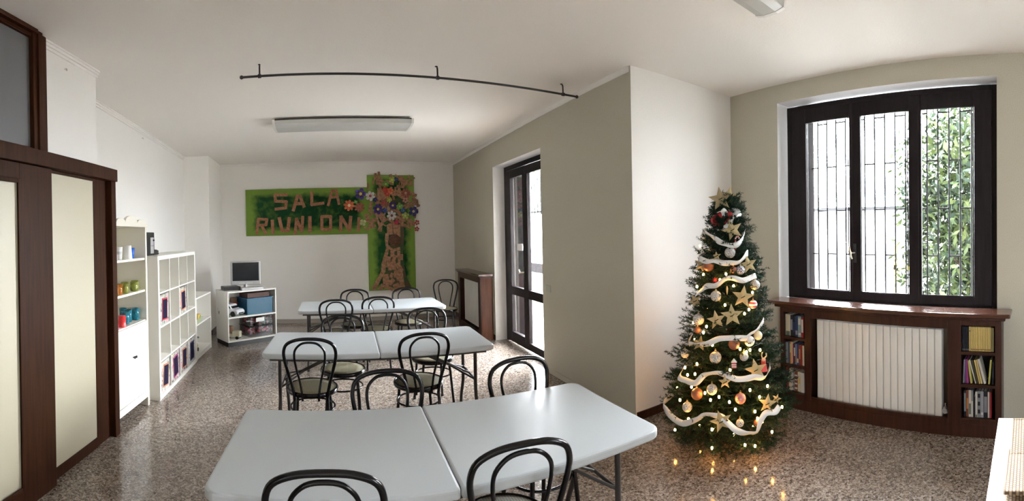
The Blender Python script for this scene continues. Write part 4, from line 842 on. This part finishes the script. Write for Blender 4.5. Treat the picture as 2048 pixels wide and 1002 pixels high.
t = empty('radiator_valve', cpt(1.478, .07, .175), CROT, 'grey radiator valve beside the lower right corner of the wide radiator', 'valve')
MB().tube([(0, -.045, 0), (0, .02, 0)], .020, 14).build('cap', M['silver_plastic'], t)
MB().tube([(0, .0, 0), (0, .0, .05)], .008, 8).tube([(-.03, .0, 0), (.0, .0, 0)], .008, 8).build('pipe', M['chrome'], t)

bk_m = {}
def bm_(c):
    if c not in bk_m: bk_m[c] = mat('book_cover_%s' % bookname.get(c, 'plain'), tuple(q * .8 for q in c), .5, spec=.25)
    return bk_m[c]
bookname = {}
def book(x, w, z, h, col, label, group, tilt=0, depth=.12, band=None, front=.03):
    T = Matrix.Translation((0, 0, 0)) @ Matrix.Rotation(tilt, 4, 'Y')
    mb = MB(); th = min(.003, w * .2)
    mb.box(0, w, 0, th, 0, h, T=T); mb.box(0, th, th, depth, 0, h, T=T); mb.box(w - th, w, th, depth, 0, h, T=T)
    lift = max(0, math.sin(tilt) * w) if tilt > 0 else 0
    o = mb.build('book', bm_(col), None, loc=cpt(x, front, z + lift + .001), rot=(0, 0, CROT), recalc=True); tag(o, label, 'book', group)
    MB().box(th, w - th, th, depth - .003, .003, h - .003, T=T).build('pages', M['paper'], o)
    if band:
        for (a, b, c) in band: MB().box(w * .12, w * .88, -.0008, 0, h * a, h * b, T=T).build('spine_label', bm_(c), o)
    return o
cr1 = (.62, .57, .42); dk = (.018, .02, .028); nv = (.03, .05, .12); tq = (.22, .32, .33); rd = (.32, .03, .03); wt = (.62, .60, .55); og = (.50, .20, .06); bl_ = (.03, .07, .25); br = (.20, .06, .03); gy = (.25, .26, .28); yl = (.62, .47, .16); yg = (.50, .48, .14); mg = (.42, .06, .24); gn = (.12, .17, .13)
gA, gB, gC = 'books in the left bay, top row', 'books in the left bay, middle row', 'books in the left bay, bottom row'
def row(x0, z, L, group, gap=.001):
    x = x0
    for (w, h, c, lb, *e) in L:
        book(x, w, z, h, c, lb, group, band=e[0] if e else None); x += w + gap
row(.020, .640, [(.052, .195, cr1, 'thick cream book with a green foot at the left end of the top row', [(.0, .22, gn)]), (.026, .19, dk, 'black book next to the thick cream one', [(.3, .8, gy)]), (.022, .185, dk, 'near-black book in the middle of the left top row', [(.2, .7, nv)]),
    (.030, .188, nv, 'dark blue book in the left top row', [(.1, .3, gy)]), (.032, .187, tq, 'grey-teal book in the left top row', [(.1, .2, wt), (.6, .9, wt)]), (.024, .180, rd, 'red book with white title at the right end of the left top row', [(.25, .9, wt)])], gA)
row(.020, .388, [(.014, .19, gy, 'slim grey-blue book first in the left middle row'), (.013, .19, tq, 'slim teal book in the left middle row'), (.012, .188, nv, 'slim navy book before the orange pair'), (.017, .20, og, 'orange book in the left middle row', [(.5, .9, yl)]),
    (.014, .198, cr1, 'cream book right of the orange one in the left middle row'), (.010, .185, rd, 'thin red book in the left middle row'), (.016, .188, nv, 'navy book with a pale title in the left middle row', [(.4, .8, wt)]), (.015, .186, gy, 'grey book in the left middle row', [(.1, .5, og)]),
    (.018, .185, bl_, 'bright blue book in the left middle row', [(.1, .3, wt)]), (.022, .182, br, 'red-brown book, the wider of the brown ones in the left middle row', [(.3, .8, og)]), (.016, .182, rd, 'dark red book in the left middle row'), (.018, .180, cr1, 'cream book at the right end of the left middle row')], gB)
row(.022, .143, [(.016, .205, rd, 'tall dark red book first in the left bottom row'), (.014, .13, wt, 'short white book in the left bottom row', [(.1, .5, rd)]), (.022, .20, cr1, 'cream book in the left bottom row'), (.016, .19, wt, 'white book in the left bottom row'),
    (.016, .185, gy, 'grey book in the left bottom row'), (.034, .185, br, 'thick dark brown book with pale lettering in the left bottom row', [(.12, .2, wt), (.35, .42, wt), (.55, .62, wt), (.75, .82, wt)]), (.030, .182, cr1, 'wide tan book in the left bottom row', [(.4, .7, yl)]), (.036, .178, wt, 'widest pale book at the right end of the left bottom row')], gC)
gD, gE, gF = 'magazines in the right bay, top row', 'books in the right bay, middle row', 'books in the right bay, bottom row'
x = 1.622
ORD = ['first', 'second', 'third', 'fourth', 'fifth', 'sixth', 'seventh', 'eighth', 'ninth', 'tenth', 'eleventh', 'twelfth', 'last']
for k in range(4):
    book(x, .0112, .659, .188, dk, ORD[k] + ' black-spined magazine from the left in the right bay top row', gD, band=[(.03, .08, gy)]); x += .0132
for k in range(13):
    book(x, .0112, .659, .188 if k else .190, yl, ORD[k] + ' yellow-spined magazine from the left in the right bay top row', gD, band=[(.05, .09, br)] if k else [(.80, .84, dk)]); x += .0131
for k in range(2):
    book(x, .011, .659, .184, (.22, .19, .08), ('dull olive magazine touching the last yellow one', 'dull olive magazine against the right side of the top bay')[k], gD); x += .0118
for (x, w, h, c, lb, tl, *e) in ((1.625, .012, .185, gy, 'grey book first in the right middle row', .04), (1.642, .012, .185, (.15, .05, .2), 'violet book in the right middle row', .0), (1.657, .013, .188, mg, 'magenta book in the right middle row', -.05),
    (1.684, .015, .180, yg, 'yellow-green book leaning in the right middle row', -.12), (1.722, .008, .190, wt, 'thin white book leaning in the right middle row', -.26), (1.735, .013, .186, (.06, .055, .03), 'thin dark book leaning beside the thin white one', -.24),
    (1.752, .012, .188, yl, 'slim yellow book leaning left in the right middle row', -.22), (1.768, .012, .190, (.58, .45, .2), 'ochre book leaning left in the right middle row', -.22), (1.790, .017, .196, wt, 'white book leaning left, the widest of the leaning ones', -.26),
    (1.822, .013, .190, yg, 'yellow-green book leaning right at the end of the right middle row', .09), (1.852, .013, .17, dk, 'black book upright at the right end of the right middle row', .03)):
    book(x, w, .405, h, c, lb, gE, tilt=tl)
row(1.632, .143, [(.018, .205, dk, 'black book first in the right bottom row', [(.2, .9, gy)]), (.018, .208, br, 'reddish brown book in the right bottom row', [(.3, .7, og)]), (.020, .210, wt, 'tall white book in the right bottom row', [(.1, .5, gn)]), (.014, .208, gy, 'grey and white book in the right bottom row', [(.0, .6, wt)]),
    (.016, .16, dk, 'low black book in the right bottom row'), (.015, .200, wt, 'slim off-white book in the right bottom row', [(.0, .1, gn)]), (.024, .205, gy, 'grey patterned book in the right bottom row', [(.15, .3, dk), (.45, .6, dk), (.75, .9, dk)]),
    (.022, .204, (.33, .34, .38), 'blue-grey book in the right bottom row', [(.1, .2, wt)]), (.032, .206, dk, 'thick black book in the right bottom row', [(.2, .8, gy)]), (.012, .202, wt, 'thin white book beside the red one in the right bottom row'), (.014, .198, rd, 'red book at the right end of the right bottom row')], gF)

# ================================================================ side table with woven mats
st = empty('side_table', (2.0, .134, 0), -.0, 'white side table cut by the right edge of the picture', 'table')
b_ = MB(); b_.box(-1.15, 0, -.80, 0, .715, .75); b_.build('tabletop', M['sheet_white'], st, .003)
b_ = MB(); b_.box(-1.10, -.05, -.75, -.05, .64, .715); b_.build('apron', M['sheet_white'], st)
for x, y in ((-1.1, -.75), (-.10, -.75), (-1.1, -.10), (-.10, -.10)): MB().box(x, x + .05, y, y + .05, 0, .64).build('leg', M['sheet_white'], st, .002)
def mat_woven(x0, x1, y0, y1, z, tx, label):
    T = Matrix.Translation((x0, y0, z)) @ Matrix.Rotation(tx, 4, 'Y')
    mb = MB(); nx, ny = 30, 14; L = x1 - x0; Wd = y1 - y0
    o = MB().box(0, L, 0, Wd, 0, .012).build('woven_mat', M['seagrass'], None, .004, loc=(x0, y0, z), rot=(0, tx, 0))
    e = MB(); e.tube([(0, 0, .006), (L, 0, .006), (L, Wd, .006), (0, Wd, .006)], .009, 8, closed=True); e.build('braided_edge', M['seagrass'], o)
    return tag(o, label, 'mat', 'woven mats on the side table')
mat_woven(1.66, 1.94, -.38, .065, .754, -.02, 'woven seagrass mat farthest along the white side table')
mat_woven(1.37, 1.69, -.38, .072, .785, .11, 'woven seagrass mat in the middle, overlapping the farthest one')
mat_woven(1.06, 1.40, -.38, .068, .790, .11, 'woven seagrass mat at the bottom edge of the picture')

# ================================================================ christmas tree
TC = (2.72, 2.20)
PROF = [(0, .32), (.12, .44), (.24, .49), (.38, .46), (.6, .37), (1.05, .27), (1.5, .17), (1.8, .07), (2.1, .03)]
def tr_(z): return float(np.interp(z, [p[0] for p in PROF], [p[1] for p in PROF]))
xt = empty('christmas_tree', (TC[0], TC[1], 0), 0, 'artificial green christmas tree standing in the corner between pier and window', 'christmas tree')
rng = np.random.default_rng(11); rr = random.Random(5)
A_, D_, L_ = [], [], []      # twig start, direction, length
bm2 = MB()
z = .07
while z < 1.83:
    Rz = tr_(z); nb = max(5, int(10 + Rz * (34 if z < .4 else 27)))
    for k in range(nb):
        an = rr.uniform(0, 2 * PI); zz = z + rr.uniform(-.03, .03); R1 = Rz * (rr.uniform(.55, 1.0) if rr.random() < .6 else rr.uniform(.9, 1.08))
        slope = (.10 - .42 * (1 - min(1, zz / .45)) * rr.uniform(.4, 1)) if zz < .45 else rr.uniform(.0, .45)
        dz = max(slope * R1, -zz + .03)
        a = Vector((0, 0, zz)); b = Vector((math.cos(an) * R1, math.sin(an) * R1, zz + dz))
        bm2.tube([a, a.lerp(b, .6) + Vector((0, 0, .01)), b], [.005, .003, .0015], 4, cap=False)
        d = (b - a); n_t = 3 + int(R1 * 17)
        for j in range(n_t):
            f = .25 + .75 * (j + .5) / n_t; p = a + d * f
            side = Vector((-math.sin(an), math.cos(an), 0)) * (1 if j % 2 else -1)
            dr = (d.normalized() * .8 + side * rr.uniform(.3, 1.1) + Vector((0, 0, rr.uniform(-.35, .45)))).normalized()
            ln = rr.uniform(.06, .115)
            if p.z + dr.z * ln < .02: dr.z = abs(dr.z) * .2; dr.normalize()
            A_.append(p); D_.append(dr); L_.append(ln)
        A_.append(b - d.normalized() * .03); D_.append((d.normalized() + Vector((0, 0, .15))).normalized()); L_.append(.09)
    z += .030 if z < .45 else (.045 if z < .9 else .038)
for k in range(10):
    A_.append(Vector((0, 0, 1.74 + .012 * k))); an = k * 2.4; D_.append(Vector((math.cos(an) * .5, math.sin(an) * .5, .8)).normalized()); L_.append(.08)
bm2.tube([(0, 0, 0.03), (0, 0, 1.82)], [.022, .006], 8)
bm2.build('trunk', M['bark'], xt)
A_, D_, L_ = np.array(A_), np.array(D_), np.array(L_); nT = len(A_); K = 36
t_ = np.tile(np.linspace(.05, 1, K), (nT, 1)); base = A_[:, None] + D_[:, None] * (L_[:, None] * t_)[..., None]
rnd = rng.normal(size=(nT, K, 3)); rnd -= D_[:, None] * (rnd * D_[:, None]).sum(-1, keepdims=True); rnd /= np.linalg.norm(rnd, axis=-1, keepdims=True)
nd = D_[:, None] * .62 + rnd * .85; nd /= np.linalg.norm(nd, axis=-1, keepdims=True)
nl = rng.uniform(.017, .029, (nT, K, 1)); sd = np.cross(nd, rng.normal(size=(nT, K, 3))); sd /= np.linalg.norm(sd, axis=-1, keepdims=True)
P0 = base + sd * .0024; P1 = base - sd * .0024; P2 = base + nd * nl; P2[..., 2] = np.maximum(P2[..., 2], .008); P0[..., 2] = np.maximum(P0[..., 2], .008); P1[..., 2] = np.maximum(P1[..., 2], .008)
V = np.stack([P0, P1, P2], 2).reshape(-1, 3).astype(np.float32); nF = len(V) // 3
me = bpy.data.meshes.new('foliage'); me.vertices.add(len(V)); me.vertices.foreach_set('co', V.ravel()); me.loops.add(len(V)); me.loops.foreach_set('vertex_index', np.arange(len(V), dtype=np.int32))
me.polygons.add(nF); me.polygons.foreach_set('loop_start', np.arange(0, len(V), 3, dtype=np.int32)); me.materials.append(M['needles']); me.update(calc_edges=True); me.validate()
o = bpy.data.objects.new('foliage', me); COL.objects.link(o); o.parent = xt; o['kind'] = 'stuff'
print('needles', nF)
sb = MB()
for k in range(3):
    a = k * 2 * PI / 3 + .4; sb.tube([(0, 0, .10), (math.cos(a) * .22, math.sin(a) * .22, .012)], .010, 8)
sb.tube([(0, 0, .02), (0, 0, .16)], .03, 12); sb.build('stand', M['wire'], xt)

# baubles
BL = ['silver lace bauble high on the left, under the first ribbon loop', 'silver lace bauble near the top centre, between the first and second ribbons', 'violet glitter bauble beside the gold star on the upper right',
 'white lace bauble on the right edge at the end of the third ribbon', 'silver lace bauble left of centre under the third ribbon', 'silver lace bauble on the left edge at mid height',
 'white pleated bauble under the fourth ribbon on the right', 'silver lace bauble in the centre between the fourth and fifth ribbons', 'frosted bauble right of centre beside the little house ornament',
 'dim silver bauble on the far left edge below the fourth ribbon', 'silver lace bauble left of centre under the fifth ribbon', 'grey silver bauble low on the left above the bottom ribbon loop',
 'cream pearly bauble on the right behind the white pleated one', 'small grey bauble low in the centre above the bottom ribbon', 'large copper bauble right of centre under the fourth ribbon',
 'small bronze bauble high on the tree beside the violet one', 'small copper bauble on the left edge above the fourth ribbon', 'large copper bauble low on the left under the fifth ribbon',
 'rose pink bauble low on the right of centre', 'bronze bauble high on the left below the second ribbon', 'red and white striped bauble on the right edge', 'small copper bauble beside the lowest lights on the right']
for (k, x, y, zc, r), lb in zip(BAU, BL):
    t = empty('bauble', (x, y, zc), 0, lb, 'bauble', 'baubles on the christmas tree')
    mb = MB()
    if k == 'pleat':
        n = 28; vs = []
        for i in range(13):
            for q in range(n * 2):
                rad = r * math.sin(PI * max(i, .02) / 12) * (1 if q % 2 else .93); vs.append((rad * math.cos(PI * q / n), rad * math.sin(PI * q / n), -r * math.cos(PI * i / 12)))
        mb.add(vs, [(i * 2 * n + q, i * 2 * n + (q + 1) % (2 * n), (i + 1) * 2 * n + (q + 1) % (2 * n), (i + 1) * 2 * n + q) for i in range(12) for q in range(2 * n)], True)
        mb.build('ball', M['b_pleat'], t)
    elif k == 'stripe':
        mb.ball((0, 0, 0), r, 24, 14)
        for i, mi_ in enumerate([(q // 2) % 2 for q in range(14)]):
            for q in range(24): mb.mi[i * 24 + q] = mi_
        mb.build('ball', [M['b_stripe'], M['ribbon']], t)
    else:
        mb.ball((0, 0, 0), r, 28, 16); mb.build('ball', M['b_' + k], t)
    MB().tube([(0, 0, r * .97), (0, 0, r + .008)], r * .18, 10).build('cap', M['star_gold'], t)
    MB().tube([(.004 * math.cos(2 * PI * q / 10), 0, r + .014 + .007 * math.sin(2 * PI * q / 10)) for q in range(10)], .0008, 5, closed=True).build('hanger', M['star_gold'], t)

# stars: thin faceted five-pointed stars
SL = ['dark gold star on the tree top, in front', 'pale gold star on the tree top, behind the dark one', 'gold star below the red and white bow', 'gold star on the right edge at the end of the second ribbon', 'large gold star on the right under the third ribbon',
 'large gold star in the middle of the tree, fully in view', 'gold star left of the large central star', 'gold star on the left edge near the second ribbon', 'dull gold star on the left edge under the third ribbon', 'gold star half hidden by the fourth ribbon on the left',
 'large gold star on the right edge above the fifth ribbon', 'small gold star in the centre just under the fifth ribbon', 'gold star low on the right edge near the last light', 'large gold star low in the centre where the bottom ribbon starts',
 'tiny gold star at the far right bottom edge', 'tiny gold star high on the left under the first ribbon']
for i, (x, y, zc, r, a) in enumerate(STR):
    az = math.atan2(x, y)       # turned towards the room
    t = empty('star_ornament', (x, y, zc), -az, SL[i], 'star', 'gold stars on the christmas tree')
    vs = [(0, -.010, 0), (0, .006, 0)]
    for k in range(10):
        q = math.radians(90 + a + 36 * k); R1 = r if k % 2 == 0 else r * .43
        vs.append((R1 * math.cos(q), 0, R1 * math.sin(q)))
    fs = [(0, 2 + k, 2 + (k + 1) % 10) for k in range(10)] + [(1, 2 + (k + 1) % 10, 2 + k) for k in range(10)]
    MB().add(vs, fs).build('star_body', M['star_dark'] if i in (0, 7, 8, 9) else M['star_gold'], t)
    MB().tube([(-.014, -.012, -.006), (0, -.014, 0), (.014, -.012, .008)], .003, 6).build('centre_wire', M['needles'], t)

# string of lights
sl = empty('string_lights', (TC[0], TC[1], 0), 0, 'string of small warm white lights wound around the christmas tree', 'string lights')
lit = [(p[0] - TC[0], p[1] - TC[1], p[2]) for p in LIT]
r2 = random.Random(9)
for k in range(12):
    zc = r2.uniform(.15, 1.6); an = r2.uniform(-.6, 2.6); R1 = tr_(zc) * .92; lit.append((R1 * math.cos(an), R1 * math.sin(an), zc))
for k in range(6):
    an = -3.6 + k * .62; lit.append((.26 * math.cos(an), .26 * math.sin(an), .10 + .03 * (k % 2)))
bulb = None
for i, p in enumerate(lit):
    if bulb is None:
        bulb = MB().ball((0, 0, 0), .0085, 10, 7, 1.3).build('bulb', M['bulb'], sl); bulb['label'] = 'small glowing warm bulb'; b2 = bulb
    else:
        b2 = bulb.copy(); COL.objects.link(b2); b2.parent = sl
    b2.location = p
mb = MB(); srt = sorted(lit, key=lambda p: p[2])
hel = []
for k in range(260):
    zc = .1 + 1.65 * k / 259; an = k * .42; R1 = tr_(zc) * .86; hel.append((R1 * math.cos(an), R1 * math.sin(an), zc + .012 * math.sin(k)))
mb.tube(hel, .0016, 4, cap=False); mb.build('wire', M['wire'], sl)

# ribbon garland: one long ribbon, wound down the tree; the rows in front follow RIB, behind the tree it passes round the back
pts = []
for i, r_ in enumerate(RIB):
    pts += [Vector(p) for p in r_]
    if i < len(RIB) - 1:
        a = Vector(r_[-1]); b = Vector(RIB[i + 1][0]); a0 = math.atan2(a.y - TC[1], a.x - TC[0]); b0 = math.atan2(b.y - TC[1], b.x - TC[0])
        while b0 < a0: b0 += 2 * PI
        for k in range(1, 8):
            f = k / 8; an = a0 + (b0 - a0) * f; zc = a.z + (b.z - a.z) * f; R1 = tr_(zc) * .82; pts.append(Vector((TC[0] + R1 * math.cos(an), TC[1] + R1 * math.sin(an), zc)))
P = catmull(pts, 4); vs = []; w = .021
for i, p in enumerate(P):
    t2 = (P[min(i + 1, len(P) - 1)] - P[max(i - 1, 0)]).normalized(); out = Vector((p.x - TC[0], p.y - TC[1], 0)).normalized()
    up = t2.cross(out).normalized()
    if up.z < 0: up = -up
    tw = .75 * math.sin(i * .23); u2 = (up * math.cos(tw) + out * math.sin(tw)).normalized(); vs += [p + u2 * w, p - u2 * w]
rb = MB().add(vs, [(2 * i, 2 * i + 1, 2 * i + 3, 2 * i + 2) for i in range(len(P) - 1)], True).build('ribbon_garland', M['ribbon'], recalc=False)
so = rb.modifiers.new('thickness', 'SOLIDIFY'); so.thickness = .0012
tag(rb, 'long white ribbon wound in wavy rows around the christmas tree', 'ribbon')

# bow at the top
bx, by, bz = MISC['bow']
bw = empty('bow', (bx, by, bz), -math.atan2(bx, by), 'red and white ribbon bow under the top star of the christmas tree', 'bow')
def rib(name, pts, w, m_, parent, ax=(0, .25, 1)):
    P = catmull(pts, 5); vs = []; A = Vector(ax).normalized()
    for i, p in enumerate(P):
        t2 = (P[min(i + 1, len(P) - 1)] - P[max(i - 1, 0)]).normalized(); s = (A - t2 * A.dot(t2)); s = s.normalized() if s.length > .05 else Vector((0, 1, 0)); vs += [p + s * w, p - s * w]
    o = MB().add(vs, [(2 * i, 2 * i + 1, 2 * i + 3, 2 * i + 2) for i in range(len(P) - 1)], True).build(name, m_, parent, recalc=False)
    q = o.modifiers.new('thickness', 'SOLIDIFY'); q.thickness = .0015; return o
rib('red_loop', [(0, -.05, .02), (-.05, -.075, .03), (-.085, -.06, 0), (-.075, -.05, -.045), (-.03, -.06, -.05)], .026, M['red_ribbon'], bw, (1, .6, .5))
rib('red_loop', [(.0, -.06, -.06), (.03, -.08, -.02), (.035, -.075, .03), (.01, -.05, .05)], .022, M['red_ribbon'], bw, (1, 0, .3))
rib('white_loop', [(-.05, -.06, .04), (-.02, -.085, .055), (0, -.07, .03), (-.01, -.05, .0)], .024, M['ribbon'], bw, (1, .2, .4))
rib('white_loop', [(.05, -.03, .05), (.09, -.05, .045), (.105, -.04, .01), (.075, -.03, -.02)], .026, M['ribbon'], bw, (.6, 0, 1))
rib('white_tail', [(.05, -.06, .02), (.045, -.09, -.02), (.02, -.10, -.06), (-.03, -.10, -.095)], .020, M['ribbon'], bw, (1, 0, .6))

# small ornaments
x, y, zc = MISC['nut']
t = empty('toy_soldier_ornament', (x, y, zc), -math.atan2(x, y), 'small red nutcracker ornament with antlers on the right edge of the tree', 'ornament')
MB().tube([(0, 0, -.055), (0, 0, -.01)], [.026, .022], 12).tube([(0, 0, -.01), (0, 0, .02)], [.016, .018], 12).build('body', M['b_stripe'], t)
MB().ball((0, -.003, .028), .016, 12, 8).build('head', mat('doll_skin', (.62, .38, .28), .5), t)
MB().ball((-.006, -.024, -.01), .010, 10, 7).build('heart', mat('bright_red', (.8, .02, .03), .4), t)
MB().tube([(-.008, 0, .04), (-.014, 0, .06), (-.008, 0, .08)], .005, 6).tube([(.008, 0, .04), (.022, 0, .055), (.02, 0, .075)], .005, 6).build('antler', M['star_gold'], t)
x, y, zc = MISC['house']
t = empty('house_ornament', (x, y, zc), -math.atan2(x, y), 'tiny red house ornament with white stripes in the centre of the tree', 'ornament')
MB().box(-.017, .017, -.012, .012, -.03, .01).build('house_body', M['b_stripe'], t)
MB().prism([(-.021, .01), (.021, .01), (0, .034)], -.014, .014).build('roof', M['ribbon'], t)
MB().box(-.0175, .0175, -.0135, -.012, -.022, -.016).box(-.0175, .0175, -.0135, -.012, -.008, -.002).build('stripe', M['ribbon'], t)
x, y, zc = MISC['cane']
t = empty('candy_cane', (x, y, zc), -math.atan2(x, y), 'small red and white candy cane below the first ribbon on the right', 'ornament')
cp = catmull([(0, 0, -.05), (0, 0, .02), (.006, 0, .04), (.02, 0, .045), (.028, 0, .03)], 5); m_ = MB()
for k in range(len(cp) - 1): m_.tube([cp[k], cp[k + 1]], .006, 8, mi=(k // 2) % 2)
m_.build('stick', [M['b_stripe'], M['ribbon']], t)
x, y, zc = MISC['rose']
t = empty('snowflake_ornament', (x, y, zc), -math.atan2(x, y), 'tiny dark red spiky flower left of centre under the second ribbon', 'ornament'); m_ = MB()
for k in range(8): m_.tube([(0, 0, 0), (.022 * math.cos(k * PI / 4), -.004, .022 * math.sin(k * PI / 4))], [.004, .001], 5)
m_.build('petals', M['red_ribbon'], t)
x, y, zc = MISC['candle']
t = empty('candle_ornament', (x, y, zc), -math.atan2(x, y), 'thin golden icicle ornament hanging in the upper middle of the tree', 'ornament')
MB().lathe([(.001, -.035), (.006, -.01), (.008, .01), (.004, .025), (.001, .03)], 10).build('icicle', M['star_gold'], t)
